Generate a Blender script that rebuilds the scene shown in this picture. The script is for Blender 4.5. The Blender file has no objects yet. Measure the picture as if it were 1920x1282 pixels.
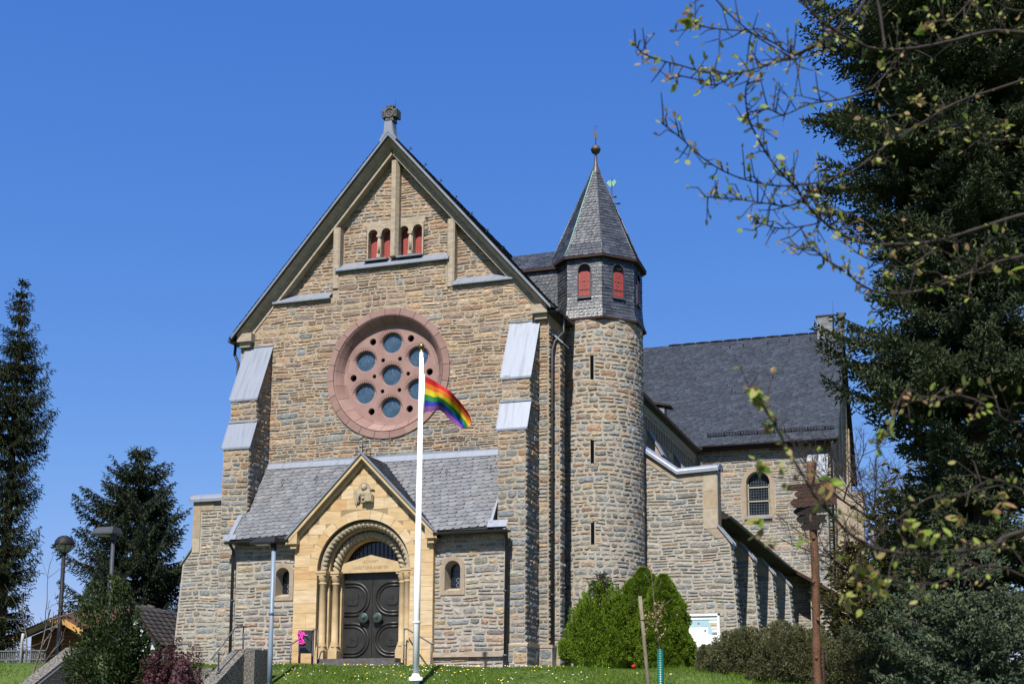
import bpy, bmesh, math, random
import numpy as np
from mathutils import Vector, Matrix
from mathutils.geometry import tessellate_polygon

random.seed(7); RNG = np.random.default_rng(7)
S = bpy.context.scene; COL = S.collection
R = math.radians; PI = math.pi; sin, cos, sqrt = math.sin, math.cos, math.sqrt

# ---------------------------------------------------------------- camera, sky, sun, exposure
F_PX, PX0, PY0 = 2377.0, 1055.0, 977.0
YAW, PITCH, ROLL = R(17.2), R(8.5), R(-0.05)
CAM = Vector((17.155, -36.365, -1.525))
fw = Vector((-sin(YAW)*cos(PITCH), cos(YAW)*cos(PITCH), sin(PITCH)))
rt = Vector((cos(YAW), sin(YAW), 0)); up = rt.cross(fw)
rt, up = rt*cos(ROLL)+up*sin(ROLL), up*cos(ROLL)-rt*sin(ROLL)
cd = bpy.data.cameras.new('camera'); cam = bpy.data.objects.new('camera', cd); COL.objects.link(cam)
cam.matrix_world = Matrix(((rt.x, up.x, -fw.x, CAM.x), (rt.y, up.y, -fw.y, CAM.y), (rt.z, up.z, -fw.z, CAM.z), (0, 0, 0, 1)))
cd.sensor_fit = 'HORIZONTAL'; cd.sensor_width = 36; cd.lens = F_PX/1920*36
cd.shift_x = (960-PX0)/1920; cd.shift_y = (PY0-641)/1920
cd.clip_start = .1; cd.clip_end = 3000
cd.dof.use_dof = True; cd.dof.focus_distance = 38; cd.dof.aperture_fstop = 3.6
S.camera = cam
SUN_AZ, SUN_EL = R(-4.2), R(52)
SKYK = [.515, .56, .578]
w = bpy.data.worlds.new('World'); S.world = w; w.use_nodes = True
nt = w.node_tree; sky = nt.nodes.new('ShaderNodeTexSky'); sky.sky_type = 'NISHITA'; sky.sun_disc = False
sky.sun_elevation = SUN_EL; sky.sun_rotation = PI+SUN_AZ; sky.altitude = 0
sky.air_density = 1.0; sky.dust_density = 0.3; sky.ozone_density = 5.0
nt.nodes['Background'].inputs[1].default_value = .11
sepc = nt.nodes.new('ShaderNodeSeparateColor'); comb = nt.nodes.new('ShaderNodeCombineColor'); nt.links.new(sky.outputs[0], sepc.inputs[0])
for i, (g_, a_) in enumerate(((1.12, .730), (.73, 1.297), (.38, 3.656))):     # clear deep blue spring sky
    p_ = nt.nodes.new('ShaderNodeMath'); p_.operation = 'POWER'; p_.inputs[1].default_value = g_; nt.links.new(sepc.outputs[i], p_.inputs[0])
    q_ = nt.nodes.new('ShaderNodeMath'); q_.operation = 'MULTIPLY'; q_.inputs[1].default_value = a_*SKYK[i]; nt.links.new(p_.outputs[0], q_.inputs[0]); nt.links.new(q_.outputs[0], comb.inputs[i])
nt.links.new(comb.outputs[0], nt.nodes['Background'].inputs[0])
sl = bpy.data.lights.new('sun', 'SUN'); sl.energy = 5.0; sl.angle = R(.5); sl.color = (1, .95, .87)
so = bpy.data.objects.new('sun', sl); COL.objects.link(so)
SD = Vector((sin(SUN_AZ)*cos(SUN_EL), cos(SUN_AZ)*cos(SUN_EL), -sin(SUN_EL)))
so.rotation_euler = SD.to_track_quat('-Z', 'Y').to_euler(); so.location = (-10, -40, 60)
S.view_settings.view_transform = 'Standard'; S.view_settings.look = 'None'; S.view_settings.gamma = 1
S.view_settings.exposure = 0.85

def ray(x, y):
    return rt*((x-PX0)/F_PX) - up*((y-PY0)/F_PX) + fw
def AT(x, y, d):            # point of the place at a depth (metres in front of the camera)
    return CAM + ray(x, y)*d
def ATY(x, y, Y):           # point of the place on the plane Y
    r = ray(x, y); return CAM + r*((Y-CAM.y)/r.y)

# ---------------------------------------------------------------- materials
def nodes(name):
    m = bpy.data.materials.new(name); m.use_nodes = True
    t = m.node_tree; return m, t, t.nodes['Principled BSDF'], t.nodes, t.links
def ramp(N, cols, const=False):
    r = N.new('ShaderNodeValToRGB'); e = r.color_ramp.elements
    if const: r.color_ramp.interpolation = 'CONSTANT'
    n = len(cols)
    while len(e) < n: e.new(.5)
    for i, c in enumerate(cols):
        e[i].position = i/n if const else i/max(1, n-1); e[i].color = (*c, 1)
    return r
def mixc(N, L, a, b, f, mode='MIX'):
    x = N.new('ShaderNodeMix'); x.data_type = 'RGBA'; x.blend_type = mode
    if isinstance(f, (int, float)): x.inputs[0].default_value = f
    else: L.new(f, x.inputs[0])
    for v, k in ((a, 6), (b, 7)):
        if isinstance(v, tuple): x.inputs[k].default_value = (*v, 1)
        else: L.new(v, x.inputs[k])
    return x.outputs[2]
def noise(N, L, scale, detail=4, vec=None, stretch=None):
    n = N.new('ShaderNodeTexNoise'); n.inputs['Scale'].default_value = scale; n.inputs['Detail'].default_value = detail
    tc = N.new('ShaderNodeTexCoord'); v = tc.outputs['Object']
    if stretch:
        mp = N.new('ShaderNodeMapping'); mp.inputs['Scale'].default_value = stretch; L.new(v, mp.inputs[0]); v = mp.outputs[0]
    L.new(v, n.inputs['Vector']); return n
def gray(v): return (v, v, v)
def sc_(cols, k):
    return None if cols is None else [tuple(v*k for v in c) for c in cols]
KALB = .62
FULL = ('white_paint', 'white_paper', 'daisy_white', 'dandelion_yellow', 'petal_red', 'petal_yellow', 'pink_spray', 'lawn', 'carved_letters')
def mat(name, cols, scale=4, rough=.8, bump=.0, bscale=20, metal=0, spec=.3, island=None, ivar=0, stretch=None, detail=5, trans=0, sheen=None):
    """noise-mottled colour; island = list of colours picked per loose piece"""
    if name not in FULL: cols = sc_(cols, KALB); island = sc_(island, KALB)
    m, t, b, N, L = nodes(name)
    b.inputs['Roughness'].default_value = rough; b.inputs['Metallic'].default_value = metal
    b.inputs['Specular IOR Level'].default_value = spec
    n = noise(N, L, scale, detail, stretch=stretch)
    g = N.new('ShaderNodeNewGeometry')
    if island:
        r = ramp(N, island, True); L.new(g.outputs['Random Per Island'], r.inputs[0])
        r2 = ramp(N, [gray(1-ivar), gray(1+ivar)]); 
        sh = N.new('ShaderNodeMapRange'); sh.inputs[1].default_value = .3; sh.inputs[2].default_value = .7
        sh.inputs[3].default_value = 1-ivar; sh.inputs[4].default_value = 1+ivar; L.new(n.outputs[0], sh.inputs[0])
        c = N.new('ShaderNodeVectorMath'); c.operation = 'SCALE'; L.new(r.outputs[0], c.inputs[0]); L.new(sh.outputs[0], c.inputs['Scale'])
        out = c.outputs[0]
    else:
        mr = N.new('ShaderNodeMapRange'); mr.inputs[1].default_value = .3; mr.inputs[2].default_value = .7; L.new(n.outputs[0], mr.inputs[0])
        r = ramp(N, cols); L.new(mr.outputs[0], r.inputs[0]); out = r.outputs[0]
    L.new(out, b.inputs['Base Color'])
    if bump:
        n2 = noise(N, L, bscale, 6); bp = N.new('ShaderNodeBump'); bp.inputs['Strength'].default_value = bump
        bp.inputs['Distance'].default_value = .03; L.new(n2.outputs[0], bp.inputs['Height']); L.new(bp.outputs[0], b.inputs['Normal'])
    if trans:
        tr = N.new('ShaderNodeBsdfTranslucent'); L.new(out, tr.inputs[0]); mx = N.new('ShaderNodeMixShader'); mx.inputs[0].default_value = trans
        L.new(b.outputs[0], mx.inputs[1]); L.new(tr.outputs[0], mx.inputs[2]); L.new(mx.outputs[0], N['Material Output'].inputs[0])
    return m
def rubble_mat(name, warm, cool, z0, z1, p0=.12, p1=.95):
    m, t, b, N, L = nodes(name); b.inputs['Roughness'].default_value = .85; b.inputs['Specular IOR Level'].default_value = .25
    g = N.new('ShaderNodeNewGeometry'); tc = N.new('ShaderNodeTexCoord')
    ri = g.outputs['Random Per Island']
    rw = ramp(N, warm, True); rc = ramp(N, cool, True); L.new(ri, rw.inputs[0]); L.new(ri, rc.inputs[0])
    wn = N.new('ShaderNodeTexWhiteNoise'); wn.noise_dimensions = '1D'
    mu = N.new('ShaderNodeMath'); mu.operation = 'MULTIPLY'; mu.inputs[1].default_value = 917.3; L.new(ri, mu.inputs[0]); L.new(mu.outputs[0], wn.inputs['W'])
    sp = N.new('ShaderNodeSeparateXYZ'); L.new(tc.outputs['Object'], sp.inputs[0])
    mr = N.new('ShaderNodeMapRange'); mr.inputs[1].default_value = z0; mr.inputs[2].default_value = z1; mr.inputs[3].default_value = p0; mr.inputs[4].default_value = p1
    L.new(sp.outputs[2], mr.inputs[0])
    lt = N.new('ShaderNodeMath'); lt.operation = 'LESS_THAN'; L.new(wn.outputs[0], lt.inputs[0]); L.new(mr.outputs[0], lt.inputs[1])
    c = mixc(N, L, rc.outputs[0], rw.outputs[0], lt.outputs[0])
    # per-stone lightness and mottling
    hv = N.new('ShaderNodeMath'); hv.operation = 'MULTIPLY'; hv.inputs[1].default_value = 331.7; L.new(ri, hv.inputs[0])
    fr = N.new('ShaderNodeMath'); fr.operation = 'FRACT'; L.new(hv.outputs[0], fr.inputs[0])
    ml = N.new('ShaderNodeMapRange'); ml.inputs[3].default_value = .55; ml.inputs[4].default_value = .82; L.new(fr.outputs[0], ml.inputs[0])
    n1 = noise(N, L, 9, 8, stretch=(1, 1, 2.4)); m1 = N.new('ShaderNodeMapRange'); m1.inputs[1].default_value = .3; m1.inputs[2].default_value = .7
    m1.inputs[3].default_value = .55; m1.inputs[4].default_value = 1.38; L.new(n1.outputs[0], m1.inputs[0])
    n3 = noise(N, L, .9, 4, stretch=(1, 1, .25)); m3 = N.new('ShaderNodeMapRange'); m3.inputs[1].default_value = .32; m3.inputs[2].default_value = .68; m3.inputs[3].default_value = .82; m3.inputs[4].default_value = 1.12; L.new(n3.outputs[0], m3.inputs[0])
    m0 = N.new('ShaderNodeMath'); m0.operation = 'MULTIPLY'; L.new(ml.outputs[0], m0.inputs[0]); L.new(m3.outputs[0], m0.inputs[1])
    mm = N.new('ShaderNodeMath'); mm.operation = 'MULTIPLY'; L.new(m0.outputs[0], mm.inputs[0]); L.new(m1.outputs[0], mm.inputs[1])
    sc = N.new('ShaderNodeVectorMath'); sc.operation = 'SCALE'; L.new(c, sc.inputs[0]); L.new(mm.outputs[0], sc.inputs['Scale'])
    L.new(sc.outputs[0], b.inputs['Base Color'])
    n2 = noise(N, L, 16, 8, stretch=(1, 1, 2)); bp = N.new('ShaderNodeBump'); bp.inputs['Strength'].default_value = .9; bp.inputs['Distance'].default_value = .045
    L.new(n2.outputs[0], bp.inputs['Height']); L.new(bp.outputs[0], b.inputs['Normal'])
    return m
WARM = [(0.381, 0.279, 0.188), (0.429, 0.31, 0.202), (0.332, 0.246, 0.179), (0.407, 0.266, 0.161), (0.372, 0.292, 0.227), (0.453, 0.348, 0.249), (0.289, 0.208, 0.154), (0.388, 0.244, 0.162), (0.331, 0.268, 0.22), (0.462, 0.335, 0.209), (0.36, 0.277, 0.208), (0.395, 0.307, 0.226), (0.278, 0.214, 0.175)]
COOL = [(0.271, 0.282, 0.276), (0.304, 0.305, 0.282), (0.237, 0.259, 0.27), (0.321, 0.305, 0.265), (0.269, 0.252, 0.228), (0.288, 0.289, 0.259), (0.254, 0.276, 0.293), (0.311, 0.289, 0.243), (0.222, 0.22, 0.212), (0.338, 0.329, 0.295), (0.262, 0.273, 0.255), (0.292, 0.253, 0.211), (0.259, 0.276, 0.287)]
PORCHC = [(0.33, 0.313, 0.285), (0.365, 0.33, 0.267), (0.268, 0.286, 0.293), (0.365, 0.26, 0.179), (0.295, 0.207, 0.153), (0.383, 0.304, 0.197), (0.242, 0.225, 0.214), (0.4, 0.357, 0.285), (0.295, 0.295, 0.276), (0.356, 0.295, 0.205)]
M = {}
M['stone'] = rubble_mat('rubble_stone', WARM, COOL, 4.0, 10.0, .06, .93)
M['stone_low'] = rubble_mat('rubble_stone_grey', WARM, COOL, 5.0, 14.0, .06, .6)
M['stone_porch'] = rubble_mat('rubble_stone_porch', PORCHC, COOL, -1, 0, .7, .7)
M['stone_tower'] = rubble_mat('rubble_stone_turret', WARM, COOL, 4.0, 12.0, .12, .75)
M['mortar'] = mat('mortar', [(.375, .30, .215), (.50, .415, .31)], 9, .95, .5, 40)
M['mortar_light'] = mat('mortar_light', [(.38, .335, .27), (.53, .48, .40)], 9, .95, .5, 40)
M['ashlar'] = mat('ashlar', None, 3, .8, .12, 60, island=[(0.646, 0.465, 0.252), (0.685, 0.514, 0.293), (0.616, 0.418, 0.211), (0.705, 0.542, 0.333), (0.665, 0.475, 0.252), (0.607, 0.39, 0.182), (0.685, 0.522, 0.312)], ivar=.15, stretch=(1, 1, 4))
M['joint'] = mat('ashlar_joint', [(.33, .24, .13), (.4, .3, .17)], 5, .9)
M['sand'] = mat('dressed_sandstone', [(.36, .295, .215), (.52, .44, .335)], 5, .85, .2, 40, stretch=(1, 1, 2))
M['sand_blocks'] = mat('dressed_sandstone_blocks', None, 6, .85, .2, 40, island=[(.44, .36, .26), (.40, .32, .23), (.47, .4, .3), (.42, .33, .22)], ivar=.14)
M['yellow'] = mat('carved_sandstone', [(.52, .38, .2), (.68, .52, .3)], 4, .8, .15, 50)
M['pale_carved'] = mat('carved_pale_stone', [(.36, .30, .2), (.5, .43, .3)], 8, .85, .3, 40)
M['red_stone'] = mat('red_sandstone', None, 3, .8, .1, 50, island=[(.34, .21, .182), (.38, .24, .205), (.32, .195, .168), (.36, .23, .2)], ivar=.1)
M['red_plate'] = mat('red_sandstone_plate', [(.33, .2, .175), (.40, .255, .225)], 2.5, .8, .1, 50)
SL = [(0.0231, 0.0322, 0.0501), (0.0303, 0.0407, 0.0612), (0.0374, 0.0491, 0.071), (0.0268, 0.0355, 0.0514), (0.042, 0.0554, 0.0808)]
M['slate'] = mat('dark_slate', None, 2, .62, .15, 30, spec=.35, island=SL, ivar=.25)
M['slate_turret'] = mat('turret_slate', None, 2, .4, .25, 30, spec=.6, island=[(.055, .062, .075), (.07, .078, .092), (.045, .05, .062), (.085, .092, .105), (.06, .066, .075)], ivar=.3)
M['slate_light'] = mat('weathered_slate', None, 3, .6, .2, 30, spec=.35, island=[(.175, .183, .2), (.205, .213, .23), (.155, .163, .182), (.225, .231, .245), (.19, .19, .198), (.17, .18, .205)], ivar=.16)
M['slate_base'] = mat('roof_underlay', [(.02, .02, .022), (.03, .03, .033)], 3, .9)
M['zinc'] = mat('zinc_sheet', [(.25, .285, .345), (.34, .375, .44), (.30, .335, .40)], 1.6, .42, .05, 8, metal=.25, spec=.5, stretch=(5, .5, .5), detail=7)
M['lead'] = mat('dull_lead_sheet', [(.2, .23, .28), (.3, .33, .39)], 2.2, .5, .05, 8, metal=.2, spec=.5)
M['board'] = mat('dark_soffit_board', [(.03, .016, .013), (.05, .024, .02)], 4, .8)
M['gutter'] = mat('dark_gutter', [(.025, .026, .028), (.04, .04, .043)], 4, .5, spec=.5)
M['louvre'] = mat('red_shutter', [(.34, .05, .045), (.42, .075, .06)], 6, .6, stretch=(6, 6, .5))
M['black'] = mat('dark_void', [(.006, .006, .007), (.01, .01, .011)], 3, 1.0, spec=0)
M['iron'] = mat('black_iron', [(.02, .02, .022), (.035, .035, .038)], 9, .5, spec=.5)
M['grey_iron'] = mat('grey_painted_steel', [(.09, .095, .11), (.13, .135, .15)], 9, .45, spec=.5)
M['bronze'] = mat('bronze_door', [(.05, .049, .045), (.08, .076, .068)], 4, .42, .1, 20, metal=.55)
M['verdigris'] = mat('verdigris_bronze', [(.05, .08, .075), (.10, .14, .13)], 12, .45, .2, 20, metal=.5)
M['glass_blue'] = mat('rose_glass', [(.035, .085, .15), (.06, .125, .2)], 3, .25, spec=.6)
M['glass_dark'] = mat('leaded_glass', [(.006, .009, .013), (.02, .027, .04)], 5, .15, spec=.6)
M['leading'] = mat('pale_leading', [(.20, .26, .33), (.26, .32, .39)], 5, .6)
M['spike'] = mat('steel_wire', [(.03, .03, .03), (.05, .05, .05)], 5, .5)
M['window_bar'] = mat('window_bar', [(.42, .40, .28), (.5, .47, .34)], 5, .6)
M['copper'] = mat('green_copper', [(.2, .42, .33), (.28, .52, .42)], 9, .6)
M['rust_metal'] = mat('old_copper_finial', [(.09, .075, .07), (.15, .13, .12)], 9, .5, metal=.3)
M['white_paint'] = mat('white_paint', [(.78, .79, .8), (.86, .86, .86)], 3, .35, spec=.5)
M['brass'] = mat('brass', [(.28, .2, .08), (.4, .3, .12)], 5, .35, metal=.8)
M['dark_stone'] = mat('weathered_grey_stone', [(.09, .095, .095), (.17, .17, .16)], 9, .9, .4, 30)
M['concrete'] = mat('exposed_aggregate', [(.03, .028, .025), (.33, .31, .27)], 22, .95, .9, 50, detail=2)
M['step'] = mat('step_stone', [(.09, .085, .08), (.15, .145, .135)], 12, .85, .2)
M['bark'] = mat('bark', [(.05, .04, .032), (.10, .08, .06)], 14, .9, .6, 30, stretch=(1, 1, .3))

# ---------------------------------------------------------------- mesh building
class MB:
    def __init__(s): s.v = []; s.f = []; s.m = []; s.sm = []
    def add(s, vs, fs, mi=0, smooth=False):
        o = len(s.v); s.v.extend([tuple(p) for p in vs])
        for f in fs: s.f.append([i+o for i in f]); s.m.append(mi); s.sm.append(smooth)
    def box(s, x0, x1, y0, y1, z0, z1, mi=0):
        s.add([(x0, y0, z0), (x1, y0, z0), (x1, y1, z0), (x0, y1, z0), (x0, y0, z1), (x1, y0, z1), (x1, y1, z1), (x0, y1, z1)],
              [(3, 2, 1, 0), (4, 5, 6, 7), (0, 1, 5, 4), (1, 2, 6, 5), (2, 3, 7, 6), (3, 0, 4, 7)], mi)
    def prism(s, poly, ax, a, b, mi=0):
        n = len(poly)
        def P(p, t): return {'x': (t, p[0], p[1]), 'y': (p[0], t, p[1]), 'z': (p[0], p[1], t)}[ax]
        vs = [P(p, a) for p in poly]+[P(p, b) for p in poly]
        tri = [tuple(t) for t in tessellate_polygon([[Vector((p[0], p[1], 0)) for p in poly]])]
        s.add(vs, tri+[tuple(i+n for i in reversed(t)) for t in tri]+[(i, (i+1) % n, (i+1) % n+n, i+n) for i in range(n)], mi)
    def holed(s, outer, holes, fn, mi=0):
        loops = [outer]+holes; flat = [p for l in loops for p in l]
        tri = tessellate_polygon([[Vector((p[0], p[1], 0)) for p in l] for l in loops])
        s.add([fn(*p) for p in flat], [tuple(t) for t in tri], mi)
    def tube(s, pts, rad, n=8, mi=0, smooth=True, caps=True):
        pts = [Vector(p) for p in pts]; k = len(pts)
        if not hasattr(rad, '__len__'): rad = [rad]*k
        ref = None; vs = []
        for i, p in enumerate(pts):
            d = (pts[min(i+1, k-1)]-pts[max(i-1, 0)])
            if d.length < 1e-9: d = Vector((0, 0, 1))
            d.normalize()
            if ref is None or abs(d.dot(ref)) > .98:
                ref = Vector((0, 0, 1)) if abs(d.z) < .9 else Vector((1, 0, 0))
            a = (ref-d*ref.dot(d)).normalized(); ref = a; b = d.cross(a)
            for j in range(n):
                t = 2*PI*j/n; vs.append(p+(a*cos(t)+b*sin(t))*rad[i])
        fs = [(i*n+j, i*n+(j+1) % n, (i+1)*n+(j+1) % n, (i+1)*n+j) for i in range(k-1) for j in range(n)]
        if caps: fs += [tuple(range(n))[::-1], tuple((k-1)*n+j for j in range(n))]
        s.add(vs, fs, mi, smooth)
    def lathe(s, c, prof, n=24, mi=0, axis='z', a0=0, a1=2*PI, smooth=True, rot0=0):
        k = len(prof); full = abs(a1-a0-2*PI) < 1e-6; m = n if full else n+1; vs = []
        for r, h in prof:
            for j in range(m):
                t = a0+(a1-a0)*j/n+rot0
                if axis == 'z': vs.append((c[0]+r*cos(t), c[1]+r*sin(t), c[2]+h))
                else: vs.append((c[0]+r*cos(t), c[1]+h, c[2]+r*sin(t)))
        fs = []
        for i in range(k-1):
            for j in range(n):
                q = (j+1) % m if full else j+1
                fs.append((i*m+j, i*m+q, (i+1)*m+q, (i+1)*m+j))
        s.add(vs, fs, mi, smooth)
    def build(s, name, mats, parent=None, origin=None):
        me = bpy.data.meshes.new(name); off = Vector((0, 0, 0)); q = parent
        if parent is None and origin is not None: off = Vector(origin)
        while q is not None: off = off+q.location; q = q.parent
        me.from_pydata([(x-off.x, y-off.y, z-off.z) for x, y, z in s.v], [], s.f)
        for mm in (mats if isinstance(mats, (list, tuple)) else [mats]): me.materials.append(M[mm] if isinstance(mm, str) else mm)
        me.polygons.foreach_set('material_index', s.m); me.polygons.foreach_set('use_smooth', s.sm); me.update()
        o = bpy.data.objects.new(name, me); COL.objects.link(o)
        if parent is not None: o.parent = parent
        elif origin is not None: o.location = origin
        return o
def np_obj(name, V, Fq, mats, parent=None, origin=(0, 0, 0), mi=None):
    """big meshes: V (n,3) array, Fq (m,k) index array"""
    off = np.array(origin, float)
    if parent is not None:
        off = np.zeros(3); q = parent
        while q is not None: off += np.array(q.location); q = q.parent
    me = bpy.data.meshes.new(name); n = len(V); m, k = Fq.shape
    me.vertices.add(n); me.vertices.foreach_set('co', (V-off).astype(np.float32).ravel())
    me.loops.add(m*k); me.loops.foreach_set('vertex_index', Fq.astype(np.int32).ravel())
    me.polygons.add(m); me.polygons.foreach_set('loop_start', np.arange(0, m*k, k, dtype=np.int32))
    for mm in (mats if isinstance(mats, (list, tuple)) else [mats]): me.materials.append(M[mm] if isinstance(mm, str) else mm)
    if mi is not None: me.polygons.foreach_set('material_index', mi.astype(np.int32))
    me.update(calc_edges=True); me.validate()
    o = bpy.data.objects.new(name, me); COL.objects.link(o)
    if parent is not None: o.parent = parent
    else: o.location = origin
    return o
def tag(o, label=None, cat=None, group=None, kind=None):
    if label: o['label'] = label
    if cat: o['category'] = cat
    if group: o['group'] = group
    if kind: o['kind'] = kind
    return o
def thing(name, loc, label, cat, group=None):
    o = bpy.data.objects.new(name, None); COL.objects.link(o); o.location = loc; o.empty_display_size = .2
    return tag(o, label, cat, group)
U = random.uniform

def stone(mb, a, b, c, d, P, gap, relief, mi, rnd=1.0):
    """one squared rubble stone filling a..b x c..d"""
    g = gap*.5
    a += g*U(.5, 1.5); b -= g*U(.5, 1.5); c += g*U(.5, 1.4); d -= g*U(.5, 1.4)
    w, h = b-a, d-c
    if w < .03 or h < .025: return
    pts = []
    for (x, y, sx, sy) in ((a, c, 1, 1), (b, c, -1, 1), (b, d, -1, -1), (a, d, 1, -1)):
        k = min(w, h)*U(.06, .34)*rnd; k2 = min(w, h)*U(.06, .3)*rnd
        j = .012*rnd
        p1 = (x+sx*k+U(-j, j), y+U(-j, j)*.6); p2 = (x+U(-j, j)*.6, y+sy*k2+U(-j, j)*.6)
        pts += [p2, p1] if (sx*sy > 0) else [p1, p2]
    cx, cy = (a+b)/2+U(-.25, .25)*w, (c+d)/2+U(-.15, .15)*h
    ins = min(.026, h*.24); vs = []; tu, tv = U(-1, 1)*relief*.5, U(-1, 1)*relief*.45
    r0 = relief*U(.3, 1.0)
    def WB(x, y): return y+.016*sin(1.7*x+2.3*y)+.014*sin(4.3*x-1.3*y)
    P0_ = P; P = lambda x, y, h: P0_(x, WB(x, y), h)
    for p in pts: vs.append(P(p[0], p[1], -.012))
    for p in pts:
        sx = ins if p[0] < cx else -ins; sy = ins if p[1] < cy else -ins
        q = (p[0]+sx, p[1]+sy)
        vs.append(P(q[0], q[1], r0+tu*(q[0]-cx)/w+tv*(q[1]-cy)/h+U(-.2, .2)*relief))
    vs.append(P(cx, cy, r0+relief*U(.2, .6)))
    fs = [(i, (i+1) % 8, (i+1) % 8+8, i+8) for i in range(8)]+[(i+8, (i+1) % 8+8, 16) for i in range(8)]
    mb.add(vs, fs, mi)
def rubble(mb, u0, u1, v0, v1, P, spans=None, hr=(.11, .25), wr=(.17, .62), gap=.017, relief=.022, mi=0, rnd=1.0):
    v = v0
    while v < v1-.02:
        h = U(*hr)
        if v1-(v+h) < hr[0]*.8: h = v1-v
        for a, b in (spans(v, v+h) if spans else [(u0, u1)]):
            u = a
            while u < b-.01:
                w_ = (wr[0]+(wr[1]-wr[0])*random.random()**1.5*1.15)*(.75+.5*h/hr[1])
                if b-(u+w_) < wr[0]*.8: w_ = b-u
                if h > hr[0]*1.7 and random.random() < .34:
                    k = v+h*U(.38, .62)
                    stone(mb, u, u+w_, v, k, P, gap, relief, mi, rnd); 
                    if w_ > .42 and random.random() < .5:
                        q = u+w_*U(.4, .6); stone(mb, u, q, k, v+h, P, gap, relief, mi, rnd); stone(mb, q, u+w_, k, v+h, P, gap, relief, mi, rnd)
                    else: stone(mb, u, u+w_, k, v+h, P, gap, relief, mi, rnd)
                else: stone(mb, u, u+w_, v, v+h, P, gap, relief, mi, rnd)
                u += w_
        v += h
def ashlar(mb, u0, u1, v0, v1, P, spans=None, hr=(.3, .46), wr=(.5, 1.1), gap=.009, mi=0):
    """dressed blocks: plain flat panels standing 4 mm proud of a darker joint bed"""
    v = v0
    while v < v1-.02:
        h = U(*hr)
        if v1-(v+h) < hr[0]*.8: h = v1-v
        for a, b in (spans(v, v+h) if spans else [(u0, u1)]):
            u = a; first = True
            while u < b-.01:
                w_ = U(*wr)*(U(.4, 1) if first else 1); first = False
                if b-(u+w_) < wr[0]*.6: w_ = b-u
                g = gap/2; t = .004+U(0, .002)
                p = [(u+g, v+g), (u+w_-g, v+g), (u+w_-g, v+h-g), (u+g, v+h-g)]
                if w_ > .03: mb.add([P(x, y, -.003) for x, y in p]+[P(x, y, t) for x, y in p], [(4, 5, 6, 7), (0, 1, 5, 4), (1, 2, 6, 5), (2, 3, 7, 6), (3, 0, 4, 7)], mi)
                u += w_
        v += h
def slates(mb, v0, v1, spans, P, wd=.24, ex=.13, skew=0., mi=0, mirror=False, th=.014):
    n = max(1, int(round((v1-v0)/ex))); e = (v1-v0)/n
    for i in range(-1 if skew == 0 else -int(abs(skew)*20/e)-2, n+1):
        v = v0+i*e
        a, b = spans(min(max(v+e*.5, v0), v1))
        if b-a < .02: continue
        off = U(0, wd)
        u = a-off
        while u < b:
            w_ = wd*U(.75, 1.25); l, r = max(u, a), min(u+w_, b)
            vb = v+skew*(((l+r)/2)-a)
            if r-l > .015 and vb > v0-.02 and vb < v1-.3*e:
                al, bl = spans(min(max(vb+e*.6, v0), v1)); l = max(l, al); r = min(r, bl)
                if r-l > .015:
                    s1, s2 = skew*(l-(l+r)/2), skew*(r-(l+r)/2); t = th*U(.7, 1.5); ww = r-l; tp = min(vb+e*1.15, v1); j = U(-.006, .006)
                    if mirror: q = [(l, tp, .003), (r, tp, .003), (r, vb+j+s2, t), (l+ww*.35, vb+j, t), (l, vb+e*.38+s1, t)]
                    else: q = [(l, tp, .003), (r, tp, .003), (r, vb+e*.38+s2, t), (l+ww*.65, vb+j, t), (l, vb+j+s1, t)]
                    k = len(q)
                    mb.add([P(*p) for p in q]+[P(p[0], p[1], 0) for p in q[2:]], [(0, 1, 2, 3, 4), (2, 5, 6, 3), (3, 6, 7, 4)], mi)
            u += w_
# ---------------------------------------------------------------- ground
def gz(x, y):
    zc = -.32-.02*max(-12, min(x, 16)); t = -5.5-y
    if t <= 0: return zc
    b = -3.1
    z = zc-.34*t if t > .5 else zc-.34*t*t
    if t > .5: z = zc-.085-.34*(t-.5)
    return max(b, z) if z > b+.3 else b+.3*math.exp((z-b-.3)/.3)
gx = np.concatenate([[-1500, -500, -200, -90, -60], np.arange(-40, 40.1, 1.0), [60, 90, 200, 500, 1500]])
gy = np.concatenate([[-1500, -400, -150, -70], np.arange(-45, -16, 2.0), np.arange(-16, -3, .5), np.arange(-2, 60, 4.0), [90, 200, 500, 1500]])
gb = MB(); nx = len(gx)
gb.add([(x, y, gz(x, y)) for y in gy for x in gx], [(j*nx+i, j*nx+i+1, (j+1)*nx+i+1, (j+1)*nx+i) for j in range(len(gy)-1) for i in range(nx-1)], 0, True)
M['lawn'] = mat('lawn', [(.03, .055, .008), (.07, .10, .018), (.05, .082, .014)], 1.6, .95, .4, 60)
tag(gb.build('ground', 'lawn'), kind='structure')
fb = MB(); fb.add([(-4.6, -5.2, gz(-4.6, 0)+.006), (11, -5.2, gz(11, 0)+.006), (11, -1, gz(11, 0)+.006), (-4.6, -1, gz(-4.6, 0)+.006)], [(0, 1, 2, 3)])
M['paving'] = mat('paving', [(.24, .23, .21), (.32, .3, .28)], 3, .9)
tag(fb.build('pavement', 'paving'), kind='structure')

# ---------------------------------------------------------------- the church
church = thing('church', (0, 0, -.35), 'rubble stone church with pointed gable, round red window, slate roofs and stair turret', 'church')
ZB = -.7
AZ, SLP = 17.35, 1.147; KV = sqrt(1+SLP*SLP)
def zr(x, p): return AZ-SLP*abs(x)-p*KV
def xr(z, p): return (AZ-p*KV-z)/SLP
XO = .06
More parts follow.
